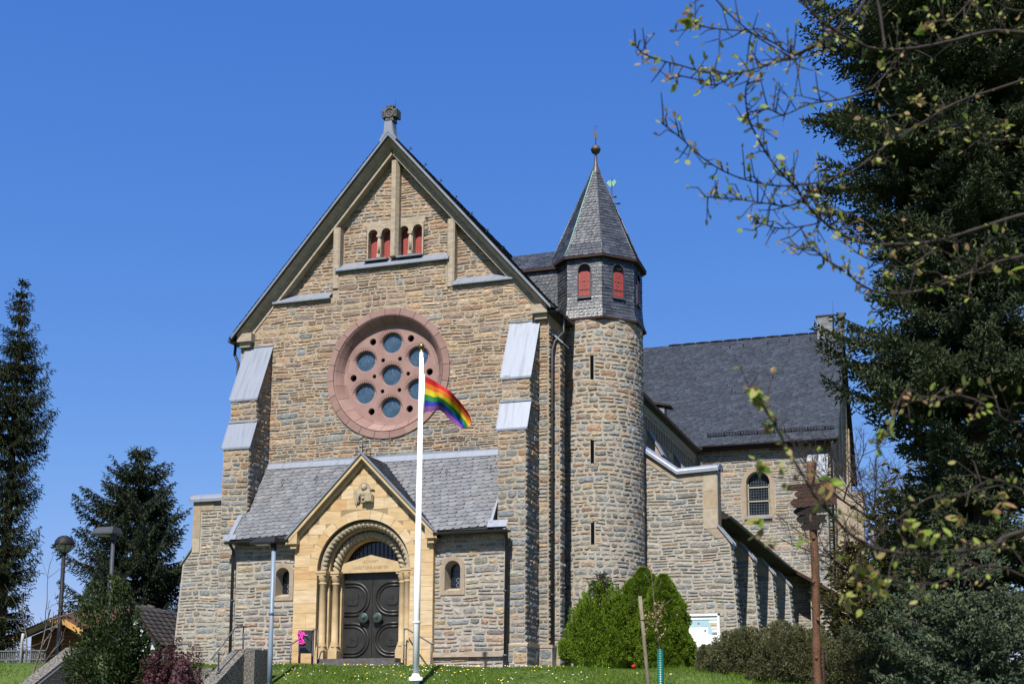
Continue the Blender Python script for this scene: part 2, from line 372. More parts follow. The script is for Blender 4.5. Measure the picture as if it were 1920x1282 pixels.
# gable wall: mortar bed + stones
RZ, RCX, RR = 9.27, -.01, 2.14
gw = MB()
circ = [(RCX+1.95*cos(2*PI*i/48), RZ+1.95*sin(2*PI*i/48)) for i in range(48)]
outer = [(-5.45, ZB), (5.45, ZB), (5.45, 10.95), (xr(12.0, .4), 12.0), (2.13+XO, 12.0), (2.13+XO, 12.88), (-2.13+XO, 12.88), (-2.13+XO, 12.0), (-xr(12.0, .4), 12.0), (-5.45, 10.95)]
gw.holed(outer, [circ], lambda x, z: (x, 0, z), 0)
PNL = .26                      # the gable panel is set back behind the frame
gw.holed([(-4.7, 11.7), (4.7, 11.7), (0, 17.0)], [[(a, 13.2), (b, 13.2), (b, 14.5), (a, 14.5)] for a, b in ((-1.04, -.12), (.16, 1.2))], lambda x, z: (x, PNL, z), 0)
gw.add([(-4.65, .75, 11.7), (4.65, .75, 11.7), (0, .75, 16.95)], [(0, 1, 2)], 0)
gw.box(-5.45, -5.0, .002, .6, ZB, 10.9, 0); gw.box(5.0, 5.448, .002, .6, ZB, 10.9, 0)
def fspan(a, b):
    m = (a+b)/2; L, Rr = -5.43, 5.43
    if m > 10.3: e = xr(m, .34); L, Rr = max(L, -e), min(Rr, e)
    if m > 12.0: L, Rr = -1.92+XO, 1.92+XO
    out = [(L, Rr)]
    if abs(m-RZ) < RR: c = sqrt(RR*RR-(m-RZ)**2); out = [(L, RCX-c), (RCX+c, Rr)]
    if m < 10.4:   # behind the buttresses nothing is laid
        n = []
        for a_, b_ in out:
            for cut in ((-5.2, -4.3), (4.25, 5.1)):
                pass
            n.append((a_, b_))
        out = n
    return out
rubble(gw, -5.43, 5.43, 6.3, 12.86, lambda u, v, h: (u, -h, v), fspan, hr=(.07, .235), wr=(.13, .62), mi=1)
rubble(gw, 5.1, 5.44, ZB, 6.3, lambda u, v, h: (u, -h, v), None, hr=(.12, .24), wr=(.17, .4), mi=1)
WIN = [(-.73+.0, 1), (-.25, 1), (.39, 1), (.88, 1)]
def pspan(a, b):
    m = (a+b)/2; e = xr(m, .39); out = []
    for L, Rr in ((-e, -2.16+XO), (-1.9+XO, -.14+XO), (.16+XO, 1.9+XO), (2.16+XO, e)):
        L, Rr = max(L, -e), min(Rr, e)
        if Rr-L < .05: continue
        if 13.2 < m < 14.62:
            for (c0, c1) in ((-.99, -.12), (.16, 1.05)):
                if c0 < Rr and c1 > L:
                    if c0 < 0 and L < c0: out.append((L, c0))
                    if c1 > 1 and Rr > c1: out.append((c1, Rr))
                    L = Rr
        if Rr-L > .05: out.append((L, Rr))
    return out
rubble(gw, -5, 5, 12.0, 16.9, lambda u, v, h: (u, PNL-h, v), pspan, hr=(.09, .2), wr=(.15, .5), mi=1)
gw.build('gable_wall', ['mortar', 'stone'], church)

# gable frame: rake band, strips, pilaster, kneelers
fr = MB()
def rake(mb, p0, p1, y0, y1, x1=5.45, x0=0, mi=0, az=AZ, slp=SLP, cx=0):
    k = sqrt(1+slp*slp)
    for s_ in (-1, 1):
        f = lambda x, p: (cx+s_*x, az-slp*x-p*k)
        mb.prism([f(x0, p0), f(x1, p0), f(x1, p1), f(x0, p1)], 'y', y0, y1, mi)
rake(fr, .295, .41, -.035, PNL+.03, 5.4, .02)
rake(fr, .25, .29, -.09, .2, 5.44, 0)
for s_ in (-1, 1):             # sloping soffit (cavetto) under the verge
    f = lambda x, p: (s_*x, AZ-SLP*x-p*KV)
    a0, a1, b0, b1 = f(0, .10), f(5.45, .10), f(0, .248), f(5.45, .248)
    fr.add([(a0[0], -.31, a0[1]), (a1[0], -.31, a1[1]), (b1[0], -.07, b1[1]), (b0[0], -.07, b0[1]), (a0[0], .2, a0[1]), (a1[0], .2, a1[1]), (b1[0], .2, b1[1]), (b0[0], .2, b0[1])],
           [(0, 1, 2, 3), (4, 5, 6, 7), (1, 5, 6, 2), (0, 1, 5, 4), (3, 2, 6, 7)])
    # end: kneeler block and corbel
    fr.box(s_*5.2-.27, s_*5.2+.27, -.24, .3, 10.72, 11.0)
    fr.box(s_*5.23-.2, s_*5.23+.2, -.14, .3, 10.55, 10.72)
    fr.prism([(s_*4.92, 11.0), (s_*5.44, 11.0), (s_*4.92, 11.55)], 'y', -.045, .2)
for c, zb in ((-2.03+XO, 12.3), (2.07+XO, 11.95)):   # side strips, chamfered
    zt = zr(abs(c), .45)
    fr.prism([(c-.13, -.002), (c-.08, -.05), (c+.08, -.05), (c+.13, -.002), (c+.13, PNL+.05), (c-.13, PNL+.05)], 'z', zb, zt)
c = XO+.02
fr.prism([(c-.15, .1), (c-.075, -.05), (c+.075, -.05), (c+.15, .1), (c+.15, PNL+.05), (c-.15, PNL+.05)], 'z', 13.2, 16.5)
fr.box(-1.02, -.1, PNL-.012, PNL+.2, 14.36, 14.58); fr.box(.16, 1.12, PNL-.012, PNL+.2, 14.36, 14.58)
fr.build('gable_frame', 'sand', church)
# attic windows (paired, round headed)
def arch_poly(cx, z0, zs, r, n=14):
    return [(cx+r, z0), (cx+r, zs)]+[(cx+r*cos(PI*i/n), zs+r*sin(PI*i/n)) for i in range(1, n)]+[(cx-r, zs), (cx-r, z0)]
for c0, c1, wa, wb in ((-.99, -.12, -.775, -.3), (.16, 1.05, .345, .83)):
    m_ = MB(); hl = [arch_poly(wa, 13.28, 14.14, .165), arch_poly(wb, 13.28, 14.14, .165)]
    m_.holed([(c0, 13.22), (c1, 13.22), (c1, 14.36), (c0, 14.36)], [h for h in hl], lambda x, z: (x, PNL-.01, z))
    for h in hl:
        n = len(h); m_.add([(x, PNL-.01, z) for x, z in h]+[(x, PNL+.3, z) for x, z in h], [(i, (i+1) % n, (i+1) % n+n, i+n) for i in range(n)])
    cm = (wa+wb)/2
    m_.tube([(cm, PNL-.0, 13.42), (cm, PNL-.0, 14.0)], .052, 10); m_.box(cm-.075, cm+.075, PNL-.07, PNL+.1, 14.0, 14.09); m_.box(cm-.07, cm+.07, PNL-.07, PNL+.1, 13.3, 13.42)
    o = m_.build('attic_window', 'sand', church)
    for wx in (wa, wb):
        q = MB(); q.prism(arch_poly(wx, 13.27, 14.14, .17), 'y', PNL+.25, PNL+.29)
        for k in range(-1, 2): q.box(wx+k*.1-.004, wx+k*.1+.004, PNL+.24, PNL+.25, 13.28, 14.15)
        q.build('shutter', 'louvre', o)
# zinc sills
def zsill(x0, x1, z, name='zinc_sill', d=PNL+.02, h=.33):
    m_ = MB(); m_.prism([(-.13, z-.045), (-.13, z), (d, z+h), (d, z+h-.04), (-.02, z-.02), (-.02, z-.045)], 'x', x0, x1)
    for xx in (x0, x1-.012): m_.prism([(-.135, z-.03), (-.135, z+.03), (d, z+h+.03), (d, z+h-.03)], 'x', xx, xx+.012)
    m_.build(name, 'zinc', church)
zsill(-1.9+XO-.12, 1.94+XO+.1, 12.9)
zsill(-4.25, -2.12, 12.0); zsill(2.22, 4.42, 12.0)
m_ = MB()
for a, b in ((-1.0, -.14), (.2, 1.08)): m_.prism([(-.02, 13.14), (-.02, 13.19), (PNL+.25, 13.27), (PNL+.25, 13.2)], 'x', a, b)
m_.build('window_flashing', 'lead', church)

# rose window
rose = MB()
for k in range(24):
    a0 = 2*PI*k/24+.004+.06; a1 = 2*PI*(k+1)/24-.004+.06
    rose.lathe((RCX, 0, RZ), [(2.16, .02), (2.16, -.05), (1.95, -.05), (1.94, -.035), (1.925, -.05)], 4, 0, 'y', a0, a1, False)
for k in range(24):
    a0 = 2*PI*k/24+.003+.15; a1 = 2*PI*(k+1)/24-.003+.15
    rose.lathe((RCX, 0, RZ), [(1.915, -.045), (1.87, -.01), (1.76, .12), (1.68, .24), (1.58, .25)], 4, 0, 'y', a0, a1, False)
rose.lathe((RCX, 0, RZ), [(2.1, -.02), (1.93, .0), (1.90, .06), (1.76, .34), (1.6, .45)], 48, 1, 'y')
ro = rose.build('rose_window', ['red_stone', 'red_plate'], church)
YP = .25
RND = [(RCX, RZ, .36)]+[(RCX+1.08*sin(R(60*k)), RZ+1.08*cos(R(60*k)), .36) for k in range(6)]
HOL = [(RCX+1.35*sin(R(60*k+30)), RZ+1.35*cos(R(60*k+30)), .115) for k in range(6)]+[(RCX+.6*sin(R(60*k+30)), RZ+.6*cos(R(60*k+30)), .07) for k in range(6)]
pl = MB()
def ring(x, z, r, n=32): return [(x+r*cos(2*PI*i/n), z+r*sin(2*PI*i/n)) for i in range(n)]
pl.holed(ring(RCX, RZ, 1.66, 64), [ring(x, z, r) for x, z, r in RND+HOL], lambda x, z: (x, YP, z))
for x, z, r in RND: pl.lathe((x, 0, z), [(r, YP), (r*.93, YP+.04), (r*.93, YP+.13)], 32, 0, 'y')
for x, z, r in HOL: pl.lathe((x, 0, z), [(r, YP), (r, YP+.13)], 20, 0, 'y')
pl.build('tracery', 'red_plate', ro)
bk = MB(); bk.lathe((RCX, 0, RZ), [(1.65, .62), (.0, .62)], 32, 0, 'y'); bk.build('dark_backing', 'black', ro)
for i, (x, z, r) in enumerate(RND):
    g_ = MB(); g_.lathe((x, 0, z), [(r*.94, YP+.115), (.0, YP+.1)], 32, 0, 'y')
    L_ = lambda pts, rr=.0045: g_.tube([(x+p[0]*r*.9, YP+.1, z+p[1]*r*.9) for p in pts], rr, 4, 1)
    L_([(.5*cos(2*PI*k/24), .5*sin(2*PI*k/24)) for k in range(25)]); L_([(.72*cos(2*PI*k/24+i), .72*sin(2*PI*k/24+i)) for k in range(15)])
    L_([(0, .95), (.05, .3), (-.1, -.2), (0, -.95)]); L_([(-.9, 0), (-.4, .05)]); L_([(.45, -.1), (.9, 0)])
    rr_ = random.Random(i)
    for q in range(3):
        a = rr_.uniform(0, 6); pts = [(.35*cos(a+t*.8)*(.5+.5*rr_.random()), .35*sin(a+t*.8)*(.5+.5*rr_.random())) for t in range(6)]; L_(pts, .0035)
    g_.build('rose_glass', ['glass_blue', 'leading'], ro)
for x, z, r in RND:
    sp_ = MB()
    for k in range(15):
        a = R(12+k*11.2); 
        for d in (-.09, .09):
            sp_.tube([(x+r*.98*cos(a), YP+.01, z+r*.98*sin(a)), (x+(r+.1)*cos(a+d), YP-.09, z+(r+.1)*sin(a+d))], .0045, 3, 0)
    sp_.build('bird_spikes', 'spike', ro)

# buttresses flanking the front
def buttress(x0, x1):
    m_ = MB(); D1, D2 = .86, 1.2
    m_.prism([(0, ZB), (-D2, ZB), (-D2, 6.93), (-D1, 7.72), (-D1, 8.6), (0, 10.45)], 'x', x0+.01, x1-.01, 0)
    rubble(m_, x0, x1, ZB, 6.93, lambda u, v, h: (u, -D2-h, v), None, hr=(.14, .26), wr=(.2, .5), mi=1)
    rubble(m_, x0, x1, 7.72, 8.6, lambda u, v, h: (u, -D1-h, v), None, hr=(.12, .24), wr=(.2, .5), mi=1)
    def sp(a, b):
        m = (a+b)/2
        if m < 6.93: return [(-D2, 0)]
        if m < 7.72: return [(-D2+(m-6.93)/.79*(D2-D1)+.05, 0)]
        if m < 8.6: return [(-D1, 0)]
        return [(-D1+(m-8.6)/1.85*D1+.05, 0)]
    rubble(m_, -D2, 0, ZB, 10.3, lambda u, v, h: (x1+h, u, v), sp, hr=(.12, .25), wr=(.17, .45), relief=.035, mi=1)
    rubble(m_, -D2, 0, ZB, 10.3, lambda u, v, h: (x0-h, u, v), sp, hr=(.2, .35), wr=(.25, .6), mi=1)
    o = m_.build('buttress', ['mortar', 'stone'], church)
    for (y0, z0, y1, z1) in ((-D1, 8.62, .0, 10.53), (-D2, 6.95, -D1, 7.76)):
        c_ = MB(); ov = .05; dy, dz = y0-y1, z0-z1; ln = math.hypot(dy, dz); ey, ez = dy/ln*.09, dz/ln*.09
        ny, nz = -(-dz)/ln*.035, (-dy)/ln*.035
        if nz < 0: ny, nz = -ny, -nz
        c_.prism([(y1, z1+nz), (y0+ey, z0+ez+nz), (y0+ey, z0+ez-.05), (y0+ey+.015, z0+ez-.05), (y1, z1-.0)], 'x', x0-ov, x1+ov)
        c_.prism([(y1-.03, z1+nz), (y1-.03, z1+nz+.035), (y1+.05, z1+nz+.1), (y1+.05, z1)], 'x', x0-ov, x1+ov)
        for xx in (x0-ov-.006, x1+ov-.012):
            c_.prism([(y1, z1+nz-.02), (y1, z1+nz+.02), (y0+ey, z0+ez+nz+.02), (y0+ey, z0+ez-.05)], 'x', xx, xx+.018)
        for k in (.2, .8): c_.lathe((x0+(x1-x0)*k, y0+.12-dy*.0, z0+.19), [(.0, .02), (.02, .015), (.022, .0)], 8)
        c_.build('zinc_cap', 'zinc', o)
buttress(-5.22, -4.27); buttress(4.22, 5.12)
# plinth at the right corner
m_ = MB(); m_.box(4.1, 5.2, -1.28, 0, ZB, .34, 0); m_.box(5.2, 5.6, -.12, .6, ZB, .34, 0)
rubble(m_, 4.1, 5.2, ZB, .34, lambda u, v, h: (u, -1.28-h, v), hr=(.2, .36), wr=(.25, .6), mi=1)
rubble(m_, -1.28, -.12, ZB, .34, lambda u, v, h: (5.2+h, u, v), hr=(.2, .36), wr=(.25, .6), mi=1)
rubble(m_, 5.2, 5.6, ZB, .34, lambda u, v, h: (u, -.12-h, v), hr=(.2, .36), wr=(.2, .4), mi=1)
m_.prism([(-1.3, .34), (-1.3, .4), (-1.2, .46), (0, .46), (0, .34)], 'x', 4.08, 5.22, 2); m_.box(5.2, 5.62, -.14, .6, .342, .43, 2)
m_.build('plinth', ['mortar_light', 'stone_low', 'sand'], church)

# nave side wall (right) and left, with roofs
m_ = MB(); m_.box(4.9, 5.449, .61, 22.8, ZB, 10.75, 0); m_.box(-5.449, -4.9, .61, 22.8, ZB, 10.75, 0)
rubble(m_, 0, 2.6, ZB, 10.4, lambda u, v, h: (5.45+h, u, v), hr=(.11, .24), wr=(.17, .45), relief=.05, mi=1)
rubble(m_, 4.4, 22.7, 6.6, 9.7, lambda u, v, h: (5.45+h, u, v), hr=(.16, .26), wr=(.25, .7), mi=1)
# side strip with small cap next to the corner
m_.box(5.45, 5.72, .3, .75, ZB, 9.9, 0)
rubble(m_, .3, .75, ZB, 9.9, lambda u, v, h: (5.72+h, u, v), hr=(.12, .24), wr=(.2, .4), relief=.05, mi=1)
rubble(m_, 5.46, 5.72, .5, 9.9, lambda u, v, h: (u, .3-h, v), hr=(.12, .24), wr=(.1, .27), mi=1)
m_.build('nave_wall', ['mortar', 'stone'], church)
m_ = MB(); m_.prism([(5.45, 10.25), (5.85, 9.85), (5.85, 9.8), (5.45, 10.15)], 'y', .2, .85); m_.build('zinc_cap', 'zinc', church)
ar = MB()                                     # round-arched frieze under the nave eaves
ar.box(5.45, 5.56, 2.5, 22.8, 10.42, 10.7); 
y = 2.6
while y < 22.5:
    ar.box(5.45, 5.53, y-.06, y+.06, 9.75, 10.12)
    n = 8; ri, ro_ = .17, .3
    pts = [(y+.235+.175*cos(PI*i/n), 10.12+.175*sin(PI*i/n)) for i in range(n+1)]
    ar.prism([(y+.01, 10.42), (y+.01, 10.12)]+pts[::-1]+[(y+.46, 10.12), (y+.46, 10.42)], 'x', 5.45, 5.53)
    y += .47
ar.build('arched_frieze', 'sand', church)
rf = MB()
for s_ in (-1, 1):
    rf.prism([(0, AZ+.05), (s_*5.55, AZ+.05-SLP*5.55), (s_*5.74, 10.86), (s_*5.74, 10.80), (s_*5.5, 10.9), (0, AZ-.1)], 'y', -.33, 28.5, 0)
def nroof(u, v, h):             # v measured down the slope from the eave
    x = 5.55-v/KV; return (x+h*SLP/KV, u, AZ+.05-SLP*x+h/KV)
slates(rf, 0, 5.55*KV, lambda v: (-.36, 22.9), nroof, .3, .17, 0, 1, th=.02)
slates(rf, -.27, 0.02, lambda v: (-.36, 22.9), lambda u, v, h: (5.55-v*.74, u, AZ+.05-SLP*5.55+v*.5+h), .3, .16, 0, 1, th=.02)
slates(rf, 0, 5.55*KV, lambda v: (-.36, .6), lambda u, v, h: (-(5.55-v/KV+h*SLP/KV), u, AZ+.05-SLP*(5.55-v/KV)+h/KV), .3, .17, 0, 1, th=.02)
nr = rf.build('nave_roof', ['slate_base', 'slate'], church)
vg = MB(); rake(vg, .02, .085, -.39, -.3, 5.62, 0, 0, AZ+.02); vg.build('verge_flashing', 'lead', nr)
for k in range(9):
    hk = MB()
    x = .5+k*.55; z = AZ+.08-SLP*x; hk.tube([(x, .15, z), (x+.1, .15, z+.07), (x+.13, .15, z+.03)], .014, 5)
    hk.lathe((x+.1, .1, z+.09), [(0, .04), (.035, 0), (0, -.04)], 6)
    hk.build('roof_hook', 'grey_iron', nr)
gt = MB()
for s_ in (-1, 1):
    for y0, y1 in ((-.2, 22.5),):
        gt.lathe((s_*5.79, y0, 10.8), [(0, 0), (0, 0)], 4)
        pr = [(s_*5.79+.075*cos(a), 10.81+.075*sin(a)) for a in [PI+PI*i/8 for i in range(9)]]
        gt.prism(pr, 'y', y0, y1)
    gt.box(min(s_*5.46, s_*5.74), max(s_*5.46, s_*5.74), -.2, 22.5, 10.72, 10.78)
gt.build('eaves_gutter', 'gutter', church)

def downpipe(pts, name='downpipe', foot=None):
    m_ = MB(); m_.tube(pts, .05, 10)
    b = pts[-1]; t = pts[-2]; z = b[2]+.6
    while z < t[2]-.2: m_.lathe((b[0], b[1], z), [(.05, -.03), (.062, -.03), (.062, .03), (.05, .03)], 10); m_.box(b[0]-.01, b[0]+.01, b[1], b[1]+.16, z-.012, z+.012); z += 1.9
    o = m_.build(name, 'gutter', church)
    if foot: f = MB(); f.lathe((b[0], b[1], b[2]), [(.06, 0), (.06, foot), (.072, foot), (.072, foot+.05), (.05, foot+.06)], 12); f.build('cast_foot', 'grey_iron', o)
downpipe([(5.79, .35, 10.75), (5.85, .3, 10.2), (5.58, .24, 9.9), (5.52, .14, 9.6), (5.52, .12, -.55)], foot=.85)
downpipe([(-5.79, .2, 10.75), (-5.75, .1, 10.4), (-5.6, .1, 10.1), (-5.55, .1, 6)])

# apex cross
cr = MB()
cr.prism([(-.28, 17.02), (.0, 17.36), (.28, 17.02), (.3, 17.1), (.15, 17.36), (.13, 17.72), (-.13, 17.72), (-.15, 17.36), (-.3, 17.1)], 'y', -.4, -.1, 1)
cr.prism([(-.2, 17.2), (.2, 17.2), (.13, 17.7), (-.13, 17.7)], 'y', -.36, -.05, 1)
CZ = 18.02
po = []
for k in range(4):
    a = k*PI/2
    for (r_, t_) in ((.165, -PI/4), (.3, -.5), (.3, .5)): po.append((.02+r_*cos(a+t_), CZ+r_*sin(a+t_)))
cr.prism(po, 'y', -.36, -.02, 0)
cr.lathe((.02, 0, CZ), [(.17, -.36), (.17, -.39), (.135, -.39), (.135, -.34)], 20, 0, 'y')
for k in range(4):
    for j in (-1, 0, 1):
        a = k*PI/2; c_, s_ = cos(a), sin(a); cr.tube([(.02+.19*c_-j*.055*s_, -.365, CZ+.19*s_+j*.055*c_), (.02+.285*c_-j*.085*s_, -.365, CZ+.285*s_+j*.085*c_)], .014, 5)
for k in range(5): a = k*2*PI/5; cr.lathe((.02+.06*cos(a), -.36, CZ+.06*sin(a)), [(.0, -.03), (.035, 0)], 7, 0, 'y')
co = cr.build('apex_cross', ['dark_stone', 'lead'], church)
m_ = MB(); m_.tube([(.12, -.1, CZ+.28), (.12, -.1, CZ+.58)], .008, 5); m_.build('lightning_rod', 'spike', co)

# ---------------------------------------------------------------- porch
YW = -1.4
PWIN = [(-2.79, 2.0, 2.66, .24), (2.9, 2.02, 2.67, .25)]
for side, (xa, xb, win, xo) in enumerate(((-4.45, -2.2, PWIN[0], -4.45), (2.2, 4.55, PWIN[1], 4.55))):
    pw = MB(); pw.holed([(xa, ZB), (xb, ZB), (xb, 3.86), (xa, 3.86)], [arch_poly(*win)], lambda x, z: (x, YW, z))
    e0, e1 = (xo, xo+.2) if side == 0 else (xo-.2, xo); pw.box(e0, e1, YW+.001, 0, ZB, 3.86)
    L, Rr = (-4.45, -2.3) if side == 0 else (2.3, 4.55)
    def psp(a, b):
        m = (a+b)/2
        if win[1]-.14 < m < win[2]+win[3]+.13:
            hw = .4 if m < win[2] else sqrt(max(.01, (win[3]+.15)**2-(m-win[2])**2)); return [(L, win[0]-hw), (win[0]+hw, Rr)]
        return [(L, Rr)]
    rubble(pw, L, Rr, ZB, 3.86, lambda u, v, h: (u, YW-h, v), psp, hr=(.1, .27), wr=(.2, .62), gap=.032, relief=.024, mi=1)
    if side: rubble(pw, YW, -1.2, ZB, 3.8, lambda u, v, h: (4.55+h, u, v), None, hr=(.1, .27), wr=(.2, .3), mi=1); pw.box(2.3, 4.6, YW-.1, YW+.002, .05, .19, 2)
    pw.build('porch_wall', ['mortar_light', 'stone_porch', 'sand'], church)
for cx, z0, zs, r_ in PWIN:
    m_ = MB(); h = arch_poly(cx, z0, zs, r_); n = len(h); ro2 = r_+.14
    oz = [(cx+ro2, z0-.13), (cx+ro2, zs)]+[(cx+ro2*cos(PI*i/14), zs+ro2*sin(PI*i/14)) for i in range(1, 14)]+[(cx-ro2, zs), (cx-ro2, z0-.13)]
    m_.holed(oz, [h], lambda x, z: (x, YW-.03, z)); k = len(oz)
    m_.add([(x, YW-.03, z) for x, z in oz]+[(x, YW+.02, z) for x, z in oz], [(i, (i+1) % k, (i+1) % k+k, i+k) for i in range(k)])
    h2 = arch_poly(cx, z0+.1, zs-.02, r_*.8)
    m_.add([(x, YW-.03, z) for x, z in h]+[(x, YW+.36, z) for x, z in h2], [(i, (i+1) % n, (i+1) % n+n, i+n) for i in range(n)])
    o = m_.build('porch_window', 'sand_blocks', church)
    g_ = MB(); g_.prism(arch_poly(cx, z0+.06, zs, r_*.85), 'y', YW+.34, YW+.36, 0)
    for j in range(4): g_.box(cx-.25, cx+.25, YW+.33, YW+.345, z0+.2+j*.2, z0+.212+j*.2, 2)
    for q in (0, .15): g_.lathe((cx+.05, 0, z0+.19+q), [(.05, YW+.325), (.065, YW+.325)], 16, 1, 'y')
    g_.build('pane', ['glass_dark', 'leading', 'gutter'], o)
# porch roof
EY, EZ, TY, TZ = -1.72, 3.79, -.02, 6.50
RL = math.hypot(EY-TY, TZ-EZ); ry, rz = (TY-EY)/RL, (TZ-EZ)/RL
def proof(u, v, h): return (u, EY+ry*v-rz*h, EZ+rz*v+ry*h)
PA, PS_, PY_, PH = 6.2, 1.02, -1.55, 3.8       # portal gable apex height, slope
def pspan_r(v):
    z = EZ+rz*v; hw = max(0, (PA+.05-z)/PS_)
    l = -4.6+.3*v/RL; r_ = 4.68 if v < .35 else 4.24
    if v < .35: pass
    return (l, r_)
pr = MB()
for (x0, x1, xt) in ((-4.6, -2.34, -4.3), (2.34, 4.24, 4.24)):
    q_ = [(x0, 0), (x1, 0), (0, RL*.93), (0, RL), (xt, RL)]
    if x0 > 0: q_ = [(x1, 0), (xt, RL), (0, RL), (0, RL*.93), (x0, 0)]
    pr.add([proof(a, b, -.02) for a, b in q_]+[proof(a, b, -.1) for a, b in q_], [tuple(range(5)), tuple(range(5, 10))]+[(i, (i+1) % 5, (i+1) % 5+5, i+5) for i in range(5)], 0)
pr.add([proof(4.2, 0, -.01), proof(4.68, 0, -.01), proof(4.68, .24, -.01), proof(4.2, .24, -.01)], [(0, 1, 2, 3)], 0)
def prl(v):
    z = EZ+rz*v; hw = max(0, (PA+.08-z)/PS_); return (-4.6+.3*v/RL, -hw)
def prr(v):
    z = EZ+rz*v; hw = max(0, (PA+.08-z)/PS_); return (hw, 4.68 if v < .22 else 4.24)
slates(pr, 0, RL-.2, prl, proof, .25, .15, .05, 1, th=.016)
slates(pr, 0, RL-.2, prr, proof, .25, .15, .05, 1, th=.016)
po_ = pr.build('porch_roof', ['slate_base', 'slate_light'], church)
m_ = MB()
m_.add([proof(-4.34, RL-.24, .03), proof(4.22, RL-.24, .03), proof(4.22, RL, .03), proof(-4.34, RL, .03), proof(-4.34, RL-.24, .0), proof(4.22, RL-.24, .0)], [(0, 1, 2, 3), (0, 1, 5, 4)])
m_.box(-4.27, 4.22, -.05, -.012, TZ-.02, TZ+.06)
m_.add([proof(-4.66, -.05, .035), proof(-4.5, -.05, .035), proof(-4.2, RL, .035), proof(-4.36, RL, .035), proof(-4.66, -.05, -.04), proof(-4.36, RL, -.04)], [(0, 1, 2, 3), (0, 3, 5, 4)])
m_.add([proof(-4.8, .0, .03), proof(-4.3, .0, .04), proof(-4.35, .2, .04), proof(-4.75, .2, .03)], [(0, 1, 2, 3)])
m_.add([proof(4.14, .2, .05), proof(4.24, .2, .05), proof(4.24, 1.2, .035), proof(4.2, 1.2, .035)], [(0, 1, 2, 3)]); m_.add([proof(4.1, .02, .04), proof(4.7, .02, .04), proof(4.7, .28, .04), proof(4.1, .28, .04)], [(0, 1, 2, 3)])
m_.build('roof_flashing', 'zinc', po_)
for x, v in ((-3.4, 2.45), (-2.2, 2.5), (2.3, 2.45), (3.75, 2.5)):
    m_ = MB()
    m_.tube([proof(x, v, .03), proof(x, v-.05, .12), proof(x, v-.2, .1), proof(x, v-.22, .16)], .012, 5)
    m_.build('roof_hook', 'spike', po_)
for a, b in ((-4.66, -2.42), (2.42, 4.74)):
    m_ = MB()
    m_.prism([(EY-.05+.075*cos(t), EZ-.06+.075*sin(t)) for t in [PI+PI*i/8 for i in range(9)]], 'x', a, b); m_.box(a, b, EY+.02, YW-.01, EZ-.1, EZ-.05)
    m_.build('porch_gutter', 'gutter', church)
downpipe([(-4.55, EY+.02, EZ-.1), (-4.52, YW-.1, EZ-.3), (-4.5, YW-.09, -.6)]); downpipe([(4.66, EY, EZ-.1), (4.62, YW-.05, EZ-.3), (4.6, YW-.09, -.55)], foot=.6)

# ---------------------------------------------------------------- portal
SPZ = 2.72; PX = .03
pt = MB()
R1, R2, R3 = 1.55, 1.27, .98
def arc(r_, z=SPZ, n=28): return [(PX+r_*cos(PI*i/n), z+r_*sin(PI*i/n)) for i in range(n+1)]
YF, Y1, Y2, Y3 = -1.56, -1.27, -1.0, -.8
gab = [(-2.3, ZB), (PX-R1, ZB)]+[(PX-R1, SPZ)]+arc(R1)[::-1][1:-1]+[(PX+R1, SPZ), (PX+R1, ZB), (2.33, ZB), (2.33, PA-PS_*2.33), (0, PA), (-2.3, PA-PS_*2.3)]
pt.prism(gab, 'y', YF, Y1, 1)
def inspan(a, b):
    m = (a+b)/2; hw = 2.31 if m < PA-PS_*2.31 else max(.02, (PA-m)/PS_-.3); L, Rr = -hw+.0, hw+.02
    if m < SPZ: return [(L, PX-R1), (PX+R1, Rr)]
    if m < SPZ+R1+.16: c_ = sqrt(max(0, (R1+.28)**2-(m-SPZ)**2)); return [(L, PX-c_), (PX+c_, Rr)] if c_ < hw else []
    return [(L, Rr)]
ashlar(pt, -2.3, 2.3, ZB, PA-.3, lambda u, v, h: (u, YF-h, v), inspan)
for k in range(13):            # voussoirs round the arch
    a0, a1 = PI*k/13+.003, PI*(k+1)/13-.003
    pt.lathe((PX, 0, SPZ), [(R1+.003, YF-.003), (R1+.003, YF-.012), (R1+.28, YF-.012), (R1+.28, YF-.003)], 4, 0, 'y', a0, a1, False)
ashlar(pt, YF, YW, ZB, 3.8, lambda u, v, h: (2.33+h, u, v), wr=(.2, .3))
for (ra, rb, ya, yb) in ((R1, R2, Y1, Y2), (R2, R3, Y2, Y3)):   # stepped orders
    A, B = arc(ra+.05), arc(rb)
    for s_ in range(len(A)-1):
        pt.add([(A[s_][0], ya, A[s_][1]), (A[s_+1][0], ya, A[s_+1][1]), (B[s_+1][0], ya, B[s_+1][1]), (B[s_][0], ya, B[s_][1]), (B[s_][0], yb+.02, B[s_][1]), (B[s_+1][0], yb+.02, B[s_+1][1])], [(0, 1, 2, 3), (3, 2, 5, 4)], 2, False)
    for s_ in (-1, 1):
        xa, xb = PX+s_*(ra+.05), PX+s_*rb; pt.box(min(xa, xb), max(xa, xb), ya, yb+.02, ZB, SPZ, 2)
pt.build('portal', ['ashlar', 'joint', 'yellow'], church)
pc = MB()                      # coping of the portal gable
rake(pc, .0, .1, -1.78, -1.45, 2.52, 0, 0, PA+.06, PS_); rake(pc, .1, .2, -1.66, -1.45, 2.44, 0, 0, PA+.06, PS_)
for s_ in (-1, 1):
    pc.box(min(s_*2.14, s_*2.52), max(s_*2.14, s_*2.52), -1.77, -1.4, 3.58, 3.72); pc.prism([(s_*2.14, 3.72), (s_*2.52, 3.72), (s_*2.14, 4.05)], 'y', -1.77, -1.45)
    pc.box(min(s_*2.2, s_*2.4), max(s_*2.2, s_*2.4), -1.7, -1.4, 3.44, 3.58)
pco = pc.build('portal_coping', 'yellow', church)
